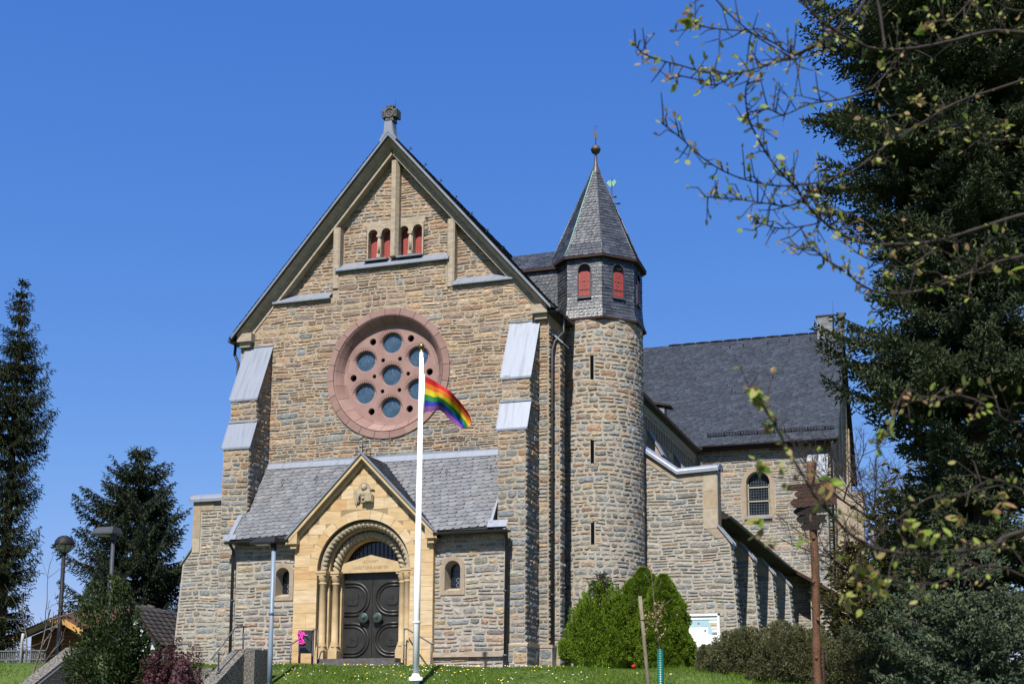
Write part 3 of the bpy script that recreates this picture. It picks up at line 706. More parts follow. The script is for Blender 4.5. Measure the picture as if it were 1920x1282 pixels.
m_ = MB(); rake(m_, -.05, -.005, -1.82, -1.72, 2.56, 0, 0, PA+.06, PS_); m_.build('verge_flashing', 'lead', pco)
q = MB()                        # slated saddle roof of the portal
KP = sqrt(1+PS_*PS_); YB = -.25
for s_ in (-1, 1):
    def pj(u, v, h, s_=s_):
        x = 2.55-v/KP; return (s_*(x+h*PS_/KP), u, PA+.1-PS_*x+h/KP)
    def psn(v):
        z = PA+.1-PS_*(2.55-v/KP); return (-1.8, min(-.2, EY+(z-EZ)/rz*ry+.06))
    A = [pj(-1.8, 0, -.02), pj(-1.8, 2.55*KP, -.02), pj(-.2, 2.55*KP, -.02), pj(-1.7, 0, -.02)]
    q.add(A, [(0, 1, 2, 3)], 0); slates(q, 0, 2.55*KP, psn, pj, .22, .14, 0, 1, s_ > 0, th=.018)
q.build('portal_roof', ['slate_base', 'slate'], church)
# columns, capitals, archivolts
for s_ in (-1, 1):
    for r_, yc in ((1.42, -1.4), (1.125, -1.12)):
        m_ = MB(); x = PX+s_*r_
        m_.box(x-.15, x+.15, yc-.15, yc+.15, ZB, .3); m_.prism([(x-.15, .3), (x+.15, .3), (x+.11, .42), (x-.11, .42)], 'y', yc-.13, yc+.13)
        m_.lathe((x, yc, .42), [(.15, 0), (.155, .03), (.125, .07), (.135, .1), (.108, .14), (.105, 1.9), (.125, 1.92), (.125, 1.95), (.105, 1.97)], 18)
        m_.lathe((x, yc, 2.38), [(.105, 0), (.135, .06), (.165, .15), (.17, .22)], 8, 0, 'z', 0, 2*PI, True, PI/8)
        m_.box(x-.16, x+.16, yc-.16, yc+.16, 2.6, 2.66); m_.box(x-.18, x+.18, yc-.18, yc+.18, 2.664, 2.74)
        m_.build('column', 'yellow', church)
for r_, yc, tw, nm in ((1.42, -1.38, 0, 'archivolt'), (1.125, -1.1, 1, 'archivolt')):
    m_ = MB(); n, k = 220, 14; vs = []
    for i in range(n+1):
        t = PI*i/n
        for j in range(k):
            f = 2*PI*j/k
            if tw: rr_ = .105*(1+.2*sin(46*t+2.2*abs(((f/PI) % 2)-1)*PI))
            else: rr_ = .1*(1+.14*(1 if ((int(30*t/PI*2+(2*j/k))) % 2) else -1)*(1 if 3 < j < 11 else 0))
            rad = r_+rr_*cos(f); vs.append((PX+rad*cos(t), yc-rr_*sin(f), SPZ+rad*sin(t)))
    m_.add(vs, [(i*k+j, i*k+(j+1) % k, (i+1)*k+(j+1) % k, (i+1)*k+j) for i in range(n) for j in range(k)], 0, False)
    m_.build(nm, 'pale_carved', church)
# lintel with the inscription, fanlight, doors, sill
m_ = MB(); m_.prism([(PX-1.0, 2.7), (PX+1.0, 2.7), (PX+1.0, 2.98), (PX, 3.24), (PX-1.0, 2.98)], 'y', -1.03, -.7)
lo = m_.build('lintel', 'yellow', church)
M['carved'] = mat('carved_letters', [(.22, .13, .07), (.28, .17, .09)], 8, .9)
def lettering(txt, size, mtx, matname, parent, name='lettering', ext=.002, sx=1.0):
    cu = bpy.data.curves.new(name, 'FONT'); cu.body = txt; cu.size = size; cu.align_x = 'CENTER'; cu.extrude = ext; cu.resolution_u = 2
    t = bpy.data.objects.new(name, cu); COL.objects.link(t); dg = bpy.context.evaluated_depsgraph_get(); dg.update()
    me = bpy.data.meshes.new_from_object(t.evaluated_get(dg)); bpy.data.objects.remove(t); me.transform(Matrix.Diagonal((sx, 1, 1, 1)))
    off = Vector((0, 0, 0)); p = parent
    while p is not None: off += p.location; p = p.parent
    me.transform(Matrix.Translation(-off) @ mtx); me.materials.clear(); me.materials.append(M[matname])
    o = bpy.data.objects.new(name, me); COL.objects.link(o); o.parent = parent; return o
FRONT = Matrix(((1, 0, 0, 0), (0, 0, -1, 0), (0, 1, 0, 0), (0, 0, 0, 1)))
lettering('\u00b7KOMMET\u00b7', .135, Matrix.Translation((PX, -1.0325, 2.985)) @ FRONT, 'carved', lo, sx=.9)
lettering('\u00b7LASSET UNS ANBETEN\u00b7', .135, Matrix.Translation((PX, -1.0325, 2.805)) @ FRONT, 'carved', lo, sx=.88)
m_ = MB(); m_.lathe((PX, 0, SPZ), [(1.0, -.72), (0, -.72)], 24, 0, 'y', 0, PI)
for k in range(-6, 7): x = PX+k*.14; m_.box(x-.008, x+.008, -.76, -.74, 2.9, SPZ+sqrt(max(.0, .98**2-(x-PX)**2)), 1)
m_.box(PX-.9, PX+.9, -.765, -.75, 3.25, 3.265, 1); m_.build('fanlight', ['glass_dark', 'iron'], church)
ds = MB(); ds.box(PX-1.25, PX+1.3, -1.95, -.7, ZB, .03); ds.box(PX-1.5, PX+1.6, -2.3, -1.95, ZB, -.12); ds.build('doorstep', 'step', church)
for s_ in (-1, 1):
    d_ = MB(); x0, x1 = PX, PX+s_*.97
    d_.box(min(x0+s_*.006, x1), max(x0+s_*.006, x1), -.86, -.78, .03, 2.74)
    for zc in (1.9, .64):
        for h_, r_ in ((.5, .04), (.40, .032)):
            xo, xc = x1-s_*.03, x1-s_*(.36)
            d_.tube([(xo, -.865, zc+h_), (xc, -.865, zc+h_)]+[(xc-s_*h_*sin(PI*i/14), -.865, zc+h_*cos(PI*i/14)) for i in range(1, 15)]+[(xo, -.865, zc-h_)], r_, 8)
        xm = x1-s_*.3; d_.prism([(xm-.2, zc-.13), (xm-.13, zc-.2), (xm+.13, zc-.2), (xm+.2, zc-.13), (xm+.2, zc+.13), (xm+.13, zc+.2), (xm-.13, zc+.2), (xm-.2, zc+.13)], 'y', -.885, -.86)
        d_.box(xm-.012, xm+.012, -.9, -.885, zc-.1, zc+.1); d_.box(xm-.09, xm+.09, -.899, -.884, zc-.012, zc+.012)
    o = d_.build('door_leaf', 'bronze', church)
    h_ = MB(); hx = PX-.0+s_*.235; h_.lathe((hx, 0, 1.3), [(.0, -1.02), (.13, -1.015), (.165, -1.0), (.165, -.97), (.05, -.95), (.05, -.86)], 20, 0, 'y')
    for k in range(7): a = R(30+s_*14*(k-3)); h_.tube([(hx-.02*s_, -1.02, 1.24), (hx-.02*s_+.15*sin(a-.5), -1.025, 1.28+.13*cos(a-.5))], .011, 5)
    h_.build('door_handle', 'verdigris', o)
# relief in the portal gable: winged bust with halo and book
rl = MB(); X0, Z0, Y0 = .03, 5.22, YF-.012
rl.box(X0-.36, X0+.33, Y0, Y0+.006, 4.78, 5.1, 1)
rl.lathe((X0, 0, Z0), [(.2, Y0-.03), (.19, Y0-.045), (.17, Y0-.035), (.0, Y0-.03)], 24, 0, 'y')
def blob(c, s, n=10, mi=0):
    vs = []; fs = []
    for i in range(n+1):
        for j in range(2*n):
            a, b = PI*i/n, PI*j/n; vs.append((c[0]+s[0]*sin(a)*cos(b), c[1]+s[1]*sin(a)*sin(b), c[2]+s[2]*cos(a)))
    for i in range(n):
        for j in range(2*n): fs.append((i*2*n+j, i*2*n+(j+1) % (2*n), (i+1)*2*n+(j+1) % (2*n), (i+1)*2*n+j))
    rl.add(vs, fs, mi, True)
blob((X0, Y0-.07, Z0), (.075, .07, .1)); blob((X0, Y0-.045, Z0+.04), (.1, .06, .1)); blob((X0-.01, Y0-.03, Z0-.19), (.2, .09, .16)); blob((X0+.11, Y0-.04, Z0-.2), (.13, .08, .15)); blob((X0-.19, Y0-.03, Z0-.25), (.08, .06, .22))
blob((X0, Y0-.14, Z0-.015), (.018, .025, .03)); blob((X0-.03, Y0-.13, Z0+.02), (.016, .012, .012)); blob((X0+.03, Y0-.13, Z0+.02), (.016, .012, .012))
rl.prism([(X0-.32, 4.84), (X0-.24, 4.7), (X0-.2, 4.95), (X0-.2, 5.2), (X0-.3, 5.22), (X0-.34, 5.12)], 'y', Y0-.05, Y0)
rl.prism([(X0+.2, 5.16), (X0+.24, 5.24), (X0+.33, 5.2), (X0+.35, 5.15), (X0+.28, 5.18)], 'y', Y0-.05, Y0)
rl.box(X0-.06, X0+.33, Y0-.13, Y0, 4.78, 4.97); rl.prism([(X0+.07, 4.8), (X0+.3, 4.8), (X0+.32, 5.0), (X0+.1, 5.0)], 'y', Y0-.17, Y0-.05)
for k in range(5): rl.tube([(X0-.15+k*.05, Y0-.1, Z0-.32), (X0-.1+k*.045, Y0-.12, Z0-.2), (X0-.05+k*.03, Y0-.1, Z0-.1)], .016, 6)
blob((X0+.02, Y0-.15, 4.9), (.05, .03, .04))
rl.build('relief', ['pale_carved', 'yellow'], church)
# iron cross with alpha and omega
ic = MB(); zi, yi = 6.22, -1.72
ic.tube([(0, yi, zi), (0, yi, zi+.62)], .018, 6); ic.tube([(-.2, yi, zi+.42), (.2, yi, zi+.42)], .014, 6)
ic.tube([(.15*cos(2*PI*i/20), yi, zi+.42+.15*sin(2*PI*i/20)) for i in range(21)], .009, 5)
for s_ in (-1, 1): ic.tube([(s_*.19, yi, zi+.42), (s_*.19, yi, zi+.2)], .006, 4)
ic.tube([(-.26, yi, zi), (-.2, yi, zi+.16), (-.14, yi, zi)], .012, 5); ic.tube([(-.23, yi, zi+.07), (-.17, yi, zi+.07)], .009, 5); ic.tube([(-.2+.05*cos(2*PI*i/10), yi, zi+.17+.05*sin(2*PI*i/10)) for i in range(11)], .008, 4)
ic.tube([(.1, yi, zi+.01), (.15, yi, zi+.01)]+[(.2+.075*cos(R(235-k*29)), yi, zi+.1+.08*sin(R(235-k*29))) for k in range(11)]+[(.25, yi, zi+.01), (.3, yi, zi+.01)], .012, 5)
ic.build('iron_cross', 'iron', church)
# ---------------------------------------------------------------- stair turret
TX, TYc, TR = 6.16, 3.0, 1.53
m_ = MB()
def trad(z): return TR+.05*max(0, (2.5-z)/3)
m_.lathe((TX, TYc, 0), [(trad(z)-.0, z) for z in (ZB, .5, 2.5, 8, 11.0)], 64, 0)
def tmap(u, v, h): a = u/TR; r_ = trad(v)+h; return (TX+r_*sin(a), TYc-r_*cos(a), v)
SLZ = [(8.9, 9.72), (6.2, 6.98), (3.62, 4.36)]
def tspan(a, b):
    m = (a+b)/2
    for z0, z1 in SLZ:
        if z0 < m < z1: return [(-2.2, SU-.06), (SU+.06, 2.7)]
    return [(-2.2, 2.7)]
SU = .17*TR
rubble(m_, -2.2, 2.7, ZB, 10.97, tmap, tspan, hr=(.12, .25), wr=(.16, .44), relief=.024, gap=.031, mi=1, rnd=1.3)
tw = m_.build('stair_turret', ['mortar_light', 'stone_tower'], church)
for z0, z1 in SLZ:
    m_ = MB(); m_.add([tmap(SU-.055, z0, .006), tmap(SU+.055, z0, .006), tmap(SU+.055, z1, .006), tmap(SU-.055, z1, .006)], [(0, 1, 2, 3)], 0)
    for e in (z0-.1, z1): m_.add([tmap(SU-.17, e, .025), tmap(SU+.17, e, .025), tmap(SU+.17, e+.1, .025), tmap(SU-.17, e+.1, .025), tmap(SU-.17, e, -.01), tmap(SU+.17, e, -.01), tmap(SU+.17, e+.1, -.01), tmap(SU-.17, e+.1, -.01)], [(0, 1, 2, 3), (0, 1, 5, 4), (1, 2, 6, 5), (3, 2, 6, 7), (0, 3, 7, 4)], 1)
    m_.build('slit_window', ['black', 'sand_blocks'], tw)
def octp(k, r_, z): a = R(45*k-22.5); return Vector((TX+r_*sin(a), TYc-r_*cos(a), z))
# slated octagonal bell stage, flared at the foot
ob = MB(); LV = [(1.66, 10.98), (1.57, 11.3), (1.535, 11.75), (1.535, 13.12)]
def octface(mb, k, lv, wd, ex, mi, holes=None):
    for i in range(len(lv)-1):
        (ra, za), (rb, zb) = lv[i], lv[i+1]
        A, B, C_, D = octp(k, ra, za), octp(k+1, ra, za), octp(k+1, rb, zb), octp(k, rb, zb)
        nrm = (B-A).cross(D-A).normalized(); ln = ((C_+D)/2-(A+B)/2).length
        def P(u, v, h):
            t = v/ln; mid = (A+B)/2*(1-t)+(C_+D)/2*t; e = (B-A).normalized(); q = mid+e*u+nrm*h; return tuple(q)
        def spn(v):
            t = min(1, max(0, v/ln)); hw = ((B-A).length*(1-t)+(C_-D).length*t)/2; return (-hw, hw)
        mb.add([P(-(B-A).length/2, 0, -.005), P((B-A).length/2, 0, -.005), P((C_-D).length/2, ln, -.005), P(-(C_-D).length/2, ln, -.005)], [(0, 1, 2, 3)], 0)
        slates(mb, 0, ln, spn, P, wd, ex, 0, mi, k % 2 == 0, th=.018)
for k in range(8): octface(ob, k, LV, .16, .115, 1)
ob.add([octp(k, 1.66, 10.98) for k in range(8)]+[octp(k, 1.45, 11.02) for k in range(8)], [(i, (i+1) % 8, (i+1) % 8+8, i+8) for i in range(8)], 2)
ob.add([octp(k, 1.685, 11.0) for k in range(8)]+[octp(k, 1.685, 10.93) for k in range(8)]+[octp(k, 1.6, 10.93) for k in range(8)], [(i+8*q, (i+1) % 8+8*q, (i+1) % 8+8+8*q, i+8+8*q) for i in range(8) for q in (0, 1)], 2)
bs = ob.build('bell_stage', ['slate_base', 'slate_turret', 'board'], church)
for k in (0, 1, 2):
    A, B = octp(k, 1.535, 0), octp(k+1, 1.535, 0); mid = (A+B)/2; e = (B-A).normalized(); nrm = Vector((e.y, -e.x, 0))
    def W(u, z, h): q = mid+e*u+nrm*h; return (q.x, q.y, z)
    m_ = MB(); h = arch_poly(0, 11.72, 12.62, .2, 10); n = len(h)
    m_.add([W(x, z, .045) for x, z in h]+[W(x, z, -.2) for x, z in h], [(i, (i+1) % n, (i+1) % n+n, i+n) for i in range(n)], 0)
    hb = arch_poly(0, 11.68, 12.62, .235, 10); n2 = len(hb)
    m_.add([W(x, z, .045) for x, z in h]+[W(x, z, .045) for x, z in hb], [(i, (i+1) % n, (i+1) % n+n, i+n) for i in range(n)], 3)
    m_.add([W(x, z, .045) for x, z in hb]+[W(x, z, -.02) for x, z in hb], [(i, (i+1) % n, (i+1) % n+n, i+n) for i in range(n)], 3)
    m_.add([W(x, z, .022) for x, z in h], [tuple(range(n))], 2)
    m_.add([W(-.24, 11.69, .09), W(.24, 11.69, .09), W(.24, 11.73, .03), W(-.24, 11.73, .03), W(-.24, 11.65, .09), W(.24, 11.65, .09)], [(0, 1, 2, 3), (0, 1, 5, 4)], 3)
    o = m_.build('louvre_window', ['board', 'black', 'black', 'slate_turret'], bs)
    s_ = MB(); q = [(-.19, 11.74), (.19, 11.74), (.19, 12.5), (.1, 12.56), (-.1, 12.56), (-.19, 12.5)]
    s_.add([W(x, z, .034) for x, z in q], [tuple(range(6))], 0)
    for x in (-.065, .065): s_.add([W(x-.004, 11.75, .037), W(x+.004, 11.75, .037), W(x+.004, 12.5, .037), W(x-.004, 12.5, .037)], [(0, 1, 2, 3)], 1)
    for x, z, r_ in ((0, 12.22, .035), (0, 12.37, .02), (0, 12.08, .02), (-.12, 12.22, .02), (.12, 12.22, .02)):
        s_.add([W(x+r_*cos(2*PI*i/10), z+r_*sin(2*PI*i/10), .038) for i in range(10)], [tuple(range(10))], 1)
    s_.add([W(-.17, 11.93, .042), W(.17, 11.93, .042), W(.17, 11.96, .042), W(-.17, 11.96, .042)], [(0, 1, 2, 3)], 1)
    s_.build('shutter', ['louvre', 'iron'], o)
sp = MB(); LS = [(1.69, 13.08), (1.42, 13.55), (.13, 16.55)]
for k in range(8): octface(sp, k, LS, .17, .12, 1)
sp.add([octp(k, 1.7, 13.09) for k in range(8)]+[octp(k, 1.7, 13.0) for k in range(8)]+[octp(k, 1.5, 13.0) for k in range(8)], [(i+8*q, (i+1) % 8+8*q, (i+1) % 8+8+8*q, i+8+8*q) for i in range(8) for q in (0, 1)], 2)
for k in range(8): sp.tube([octp(k, r_+.012, z+.01) for r_, z in LS], .018, 5, 3 if k == 0 else 1)
so_ = sp.build('spire', ['slate_base', 'slate_turret', 'board', 'copper'], church)
fi = MB(); zt = 16.5
fi.lathe((TX, TYc, zt), [(.17, 0), (.15, .1), (.075, .28), (.05, .55), (.045, .72)], 12)
fi.lathe((TX, TYc, zt+.86), [(.03, -.16), (.13, -.1), (.17, 0), (.175, .01), (.165, .03), (.14, .11), (.08, .16), (.02, .18), (.0, .18)], 18)
fi.tube([(TX, TYc, zt+1), (TX, TYc, zt+1.75)], .014, 6)
fi.prism([(TX-.1, zt+1.42), (TX-.02, zt+1.3), (TX+.1, zt+1.24), (TX+.06, zt+1.36), (TX+.02, zt+1.5), (TX-.03, zt+1.52), (TX-.07, zt+1.68)], 'y', TYc-.012, TYc+.012)
fi.tube([(TX-.05, TYc, zt+1.72), (TX+.06, TYc, zt+1.72)], .01, 4); fi.build('finial', 'rust_metal', so_)
# saddle roof joining the turret to the nave roof
lk = MB()
for s_ in (-1, 1):
    def lp(u, v, h, s_=s_): y = 1.05-v*.82; return (u, TYc+s_*(y+h*.57), 13.0+v*.57*1.25+h*.7)
    lk.add([lp(3.2, 0, -.02), lp(5.6, 0, -.02), lp(5.6, 1.28, -.02), lp(3.2, 1.28, -.02)], [(0, 1, 2, 3)], 0)
    slates(lk, 0, 1.28, lambda v: (3.2, 5.5), lp, .22, .15, 0, 1)
    lk.box(3.2, 5.5, TYc+s_*1.0-.06, TYc+s_*1.0+.06, 12.9, 13.0, 2)
    def wp(u, v, h, s_=s_): return (u, TYc+s_*(.95+h), 10.6+v)
    lk.box(2.6, 5.3, TYc+s_*.93-.02, TYc+s_*.93+.01, 10.6, 12.95, 0); slates(lk, 0, 2.3, lambda v: (3.6, 5.2), wp, .16, .115, 0, 1)
lk.build('turret_link_roof', ['slate_base', 'slate_turret', 'board'], church)

# ---------------------------------------------------------------- transept
TW = 23.15; TE = 12.0
m_ = MB(); TWN = (8.46, 7.62, 9.2, .5)
m_.holed([(5.4, ZB), (TE, ZB), (TE, 11.0), (5.4, 11.0)], [arch_poly(TWN[0], TWN[1], TWN[2], .56)], lambda x, z: (x, TW, z), 0)
m_.prism([(TW, ZB), (TW, 11.0), (28.85, 17.7), (34.6, 11.0), (34.6, ZB)], 'x', TE-.5, TE-.004, 0)
def tsp(a, b):
    m = (a+b)/2
    if 7.5 < m < 10.0:
        hw = .8 if m < 9.2 else max(.05, sqrt(max(.001, .72**2-(m-9.2)**2))); return [(5.5, TWN[0]-hw), (TWN[0]+hw, TE)]
    return [(5.5, TE)]
rubble(m_, 5.5, TE, ZB, 10.9, lambda u, v, h: (u, TW-h, v), tsp, hr=(.1, .27), wr=(.25, .85), gap=.036, mi=1)
def gsp(a, b):
    m = (a+b)/2
    if m < 11: return [(TW, 34.5)]
    k = (m-11)/6.7*5.7; return [(TW+k, 34.5-k)]
rubble(m_, TW, 34.5, 1.5, 17.4, lambda u, v, h: (TE+h, u, v), gsp, hr=(.2, .36), wr=(.4, 1.0), relief=.04, mi=1)
for k in range(8): x = 5.8+k*.78; m_.box(x, x+.17, TW-.05, TW+.05, 10.35, 10.52, 2)
for y in (25.5, 27.2, 30.5, 32.2): m_.box(TE, TE+.12, y, y+.5, 2, 11+min(y-23, 34.5-y)*1.1, 2)
to = m_.build('transept_wall', ['mortar_light', 'stone_low', 'sand_blocks'], church)
m_ = MB(); h = arch_poly(TWN[0], TWN[1], TWN[2], .56); n = len(h); oz = arch_poly(TWN[0], TWN[1]-.1, TWN[2], .78)
m_.holed([(TWN[0]+.78, TWN[1]-.3), (TWN[0]+.78, 9.2)]+oz[2:-2]+[(TWN[0]-.78, 9.2), (TWN[0]-.78, TWN[1]-.3)], [h], lambda x, z: (x, TW-.035, z)); 
h2 = arch_poly(TWN[0], TWN[1], TWN[2], .5); m_.add([(x, TW-.035, z) for x, z in h]+[(x, TW+.3, z) for x, z in h2], [(i, (i+1) % n, (i+1) % n+n, i+n) for i in range(n)])
o = m_.build('transept_window', 'sand_blocks', church)
m_ = MB(); m_.prism([(TW-.13, 7.45), (TW-.13, 7.52), (TW+.3, 7.72), (TW+.3, 7.6)], 'x', TWN[0]-.66, TWN[0]+.66); m_.build('sill', 'lead', o)
m_ = MB(); m_.prism(arch_poly(TWN[0], 7.6, 9.2, .52), 'y', TW+.26, TW+.3, 0)
for k in range(-3, 4): m_.box(TWN[0]+k*.125-.006, TWN[0]+k*.125+.006, TW+.245, TW+.255, 7.65, 9.2+sqrt(max(0, .25-(k*.125)**2)), 2)
z = 7.8
while z < 9.65: m_.box(TWN[0]-.5, TWN[0]+.5, TW+.24, TW+.254, z-.006, z+.006, 2); z += .135
for z in (8.35, 9.02): m_.box(TWN[0]-.5, TWN[0]+.5, TW+.2, TW+.25, z-.03, z+.03, 1)
for x in (-.49, .49): m_.box(TWN[0]+x-.02, TWN[0]+x+.02, TW+.2, TW+.25, 7.68, 9.2, 1)
M['lead_came'] = mat('lead_came', [(.10, .12, .15), (.16, .18, .22)], 5, .5)
m_.build('pane', ['glass_dark', 'window_bar', 'lead_came'], o)
# transept roof
YE_, ZE_, YR_, ZR_ = 22.72, 11.03, 28.85, 18.0
LR = math.hypot(YR_-YE_, ZR_-ZE_); cy_, cz_ = (YR_-YE_)/LR, (ZR_-ZE_)/LR
def troof(u, v, h): return (u, YE_+cy_*v-cz_*h, ZE_+cz_*v+cy_*h)
m_ = MB(); m_.prism([(YE_, ZE_), (YR_, ZR_), (35, 11.0), (35, 10.85), (YR_, ZR_-.25), (YE_, ZE_-.12)], 'x', 0, 12.28, 0)
def trsp(v):
    z = ZE_+cz_*v; return (min(5.9, max(0, (AZ+.1-z)/SLP)), 12.32)
slates(m_, 0, LR, trsp, troof, .34, .165, .16, 1, th=.016)
for k in range(13): m_.tube([troof(3+k*.75, LR-.02, .02), troof(3+k*.75+.3, LR-.02, .05), troof(3+k*.75+.7, LR-.02, .02)], .05, 5, 0)
tro = m_.build('transept_roof', ['slate_base', 'slate'], church)
m_ = MB(); m_.box(5.8, 12.25, YE_-.02, TW-.01, ZE_-.16, ZE_-.1, 0); m_.prism([(YE_-.06+.08*cos(PI+PI*i/8), ZE_+.0+.08*sin(PI+PI*i/8)) for i in range(9)], 'x', 5.9, 12.3, 1); m_.build('eaves_board', ['board', 'gutter'], tro)
m_ = MB(); a = .75
for h in (.05, .14, .22): m_.tube([troof(6.1, a, h), troof(12.1, a, h)], .014, 4)
for k in range(46): x = 6.1+k*.133; m_.tube([troof(x, a, .0), troof(x, a, .24)], .011 if k % 6 else .03, 4)
m_.build('snow_guard', 'iron', tro)
for x, v in ((6.4, 8.7), (7.1, 8.75), (8.4, 8.8), (9.5, 8.85), (10.6, 8.85), (8.9, 5.6), (11.4, 6.6), (6.9, 4.6)): m_ = MB(); m_.tube([troof(x, v, .02), troof(x, v-.05, .12), troof(x, v-.22, .1), troof(x, v-.24, .17)], .018, 4); m_.build('roof_hook', 'iron', tro)
m_ = MB(); x0, x1, y0, y1 = 10.95, 11.75, 28.45, 29.25
m_.box(x0, x1, y0, y1, 17.3, 18.75, 0); slates(m_, 0, 1.35, lambda v: (x0, x1), lambda u, v, h: (u, y0-h, 17.4+v), .2, .14, 0, 1); slates(m_, 0, 1.35, lambda v: (y0, y1), lambda u, v, h: (x1+h, u, 17.4+v), .2, .14, 0, 2)
m_.box(x0-.06, x1+.06, y0-.06, y1+.06, 18.75, 18.82, 3); m_.tube([(x1+.05, y0, 18.7), (x1+.05, y0, 19.5)], .01, 4, 3)
m_.build('chimney', ['slate_base', 'slate_light', 'slate', 'gutter'], tro)
m_ = MB(); m_.box(12.0, 12.3, 28.7, 29.0, 17.5, 18.95); m_.box(11.96, 12.34, 28.66, 29.04, 18.6, 18.9); m_.build('gable_finial', 'dark_stone', tro)
# corner buttress of the transept with zinc top, rising gable coping
m_ = MB(); m_.prism([(TW, ZB), (TW-.75, ZB), (TW-.75, 9.1), (TW, 10.45)], 'x', 10.86, 11.76, 0)
rubble(m_, 10.86, 11.76, ZB, 9.0, lambda u, v, h: (u, TW-.75-h, v), hr=(.14, .3), wr=(.2, .6), mi=1); rubble(m_, TW-.75, TW, ZB, 9.0, lambda u, v, h: (11.76+h, u, v), hr=(.14, .3), wr=(.2, .5), mi=1)
rubble(m_, TW-.75, TW, ZB, 9.0, lambda u, v, h: (10.86-h, u, v), hr=(.2, .4), wr=(.3, .6), mi=1)
bo = m_.build('buttress', ['mortar_light', 'stone_low'], church)
m_ = MB(); m_.prism([(TW-.82, 9.03), (TW-.82, 9.1), (TW, 10.55), (TW, 10.45)], 'x', 10.82, 11.8); m_.build('zinc_cap', 'lead', bo)
m_ = MB(); m_.prism([(29.5, 9.6), (30.2, 9.6), (30.2, 2), (29.5, 2)], 'x', 12, 12.9, 0); m_.prism([(12.0, 9.9), (13.0, 8.2), (13.0, 8.1), (12.0, 9.75)], 'y', 24.0, 24.7, 1); m_.prism([(12.0, 9.8), (12.95, 8.15), (12.95, ZB), (12.0, ZB)], 'y', 24.05, 24.65, 0); m_.build('gable_buttress', ['mortar', 'zinc'], church)
downpipe([(12.05, YE_-.06, 10.9), (11.95, TW-.1, 10.5), (11.93, TW-.1, 1)])

# ---------------------------------------------------------------- aisles
AY = 3.6
m_ = MB(); flare = [(10.0, 4.35), (10.38, 3.85), (10.6, .92), (10.72, ZB)]
awp = [(5.4, ZB), (10.72, ZB), (10.6, .92), (10.38, 3.85), (10.0, 4.35), (10.02, 6.2), (8.7, 6.1), (7.69, 6.88), (5.4, 8.6)]
m_.prism(awp, 'y', AY, AY+.6, 0)
def rx(z):
    if z > 4.35: return 10.0
    if z > 3.85: return 10.0+(4.35-z)*.76
    if z > .92: return 10.38+(3.85-z)*.075
    return 10.6+(.92-z)*.075
def asp(a, b):
    m = (a+b)/2; r_ = rx(b)
    if m > 4.25: r_ = 9.55 if m < 5.85 else 9.0
    if m > 6.0: r_ = min(8.5, 8.7-(m-6.1)*1.3)
    return [(7.4, r_)] if r_ > 7.5 else []
rubble(m_, 7.4, 10.7, ZB, 6.7, lambda u, v, h: (u, AY-h, v), asp, hr=(.09, .25), wr=(.22, .75), gap=.034, mi=1)
ashlar(m_, 9.55, 10.0, 4.27, 6.15, lambda u, v, h: (u, AY-.02-h, v), hr=(.5, .75), wr=(.4, .5), mi=2)
ashlar(m_, 9.0, 9.55, 5.85, 6.13, lambda u, v, h: (u, AY-.02-h, v), wr=(.5, .6), mi=2)
m_.prism([(9.55, 4.27), (10.0, 4.27), (10.0, 6.16), (8.7, 6.06), (7.69, 6.84), (7.69, 6.55), (8.5, 5.95), (9.0, 5.83), (9.55, 5.83)], 'y', AY-.02, AY+.3, 2)
m_.prism([(9.6, 4.27), (10.02, 4.27), (10.36, 3.86), (10.05, 3.86)], 'y', AY-.015, AY+.3, 2)
rubble(m_, AY, AY+.6, ZB, 4.2, lambda u, v, h: (rx(v)+h, u, v), hr=(.14, .28), wr=(.2, .4), relief=.06, mi=1)
m_.box(10.003, 10.015, AY+.01, AY+.6, 4.35, 6.2, 2)
ao = m_.build('aisle_front', ['mortar_light', 'stone_low', 'sand_blocks'], church)
def coping(x, name='parapet_coping'):
    """rolled zinc over the top of the aisle front; x maps the right-hand profile"""
    m_ = MB(); n = 10
    line = [(7.6, 6.97), (8.7, 6.14), (10.04, 6.2)]
    rows = []
    for i, (a, z) in enumerate([(7.45, 7.07)]+line[1:]):
        for_ = []
        for k in range(n+1):
            t = PI*k/n; for_.append((x(a), AY+.3-.4*cos(t), z+.04+.17*sin(t)))
        rows.append(for_)
    vs = [p for r_ in rows for p in r_]
    m_.add(vs, [(i*(n+1)+k, i*(n+1)+k+1, (i+1)*(n+1)+k+1, (i+1)*(n+1)+k) for i in range(2) for k in range(n)], 0, True)
    m_.add(rows[-1], [tuple(range(n+1))], 0)
    m_.prism([(x(7.45), 7.12), (x(8.7), 6.19), (x(10.07), 6.25), (x(10.07), 6.14), (x(8.7), 6.08), (x(7.45), 7.0)], 'y', AY-.12, AY-.09)
    m_.tube([(x(10.07), AY+.3-.4*cos(PI*k/n), 6.2+.04+.17*sin(PI*k/n)) for k in range(n+1)], .02, 5)
    m_.build(name, 'zinc', church)
coping(lambda a: a)
def side_cap(y0, y1, x0=10.0):
    m_ = MB(); m_.prism([(9.98, 4.42), (10.46, 3.8), (10.46, 3.74), (9.98, 4.34)], 'y', y0-.06, y1+.06)
    for yy in (y0-.065, y1+.045): m_.prism([(9.98, 4.45), (10.47, 3.84), (10.47, 3.72), (9.98, 4.34)], 'y', yy, yy+.02)
    return m_
side_cap(AY, AY+.6).build('zinc_cap', 'zinc', ao)
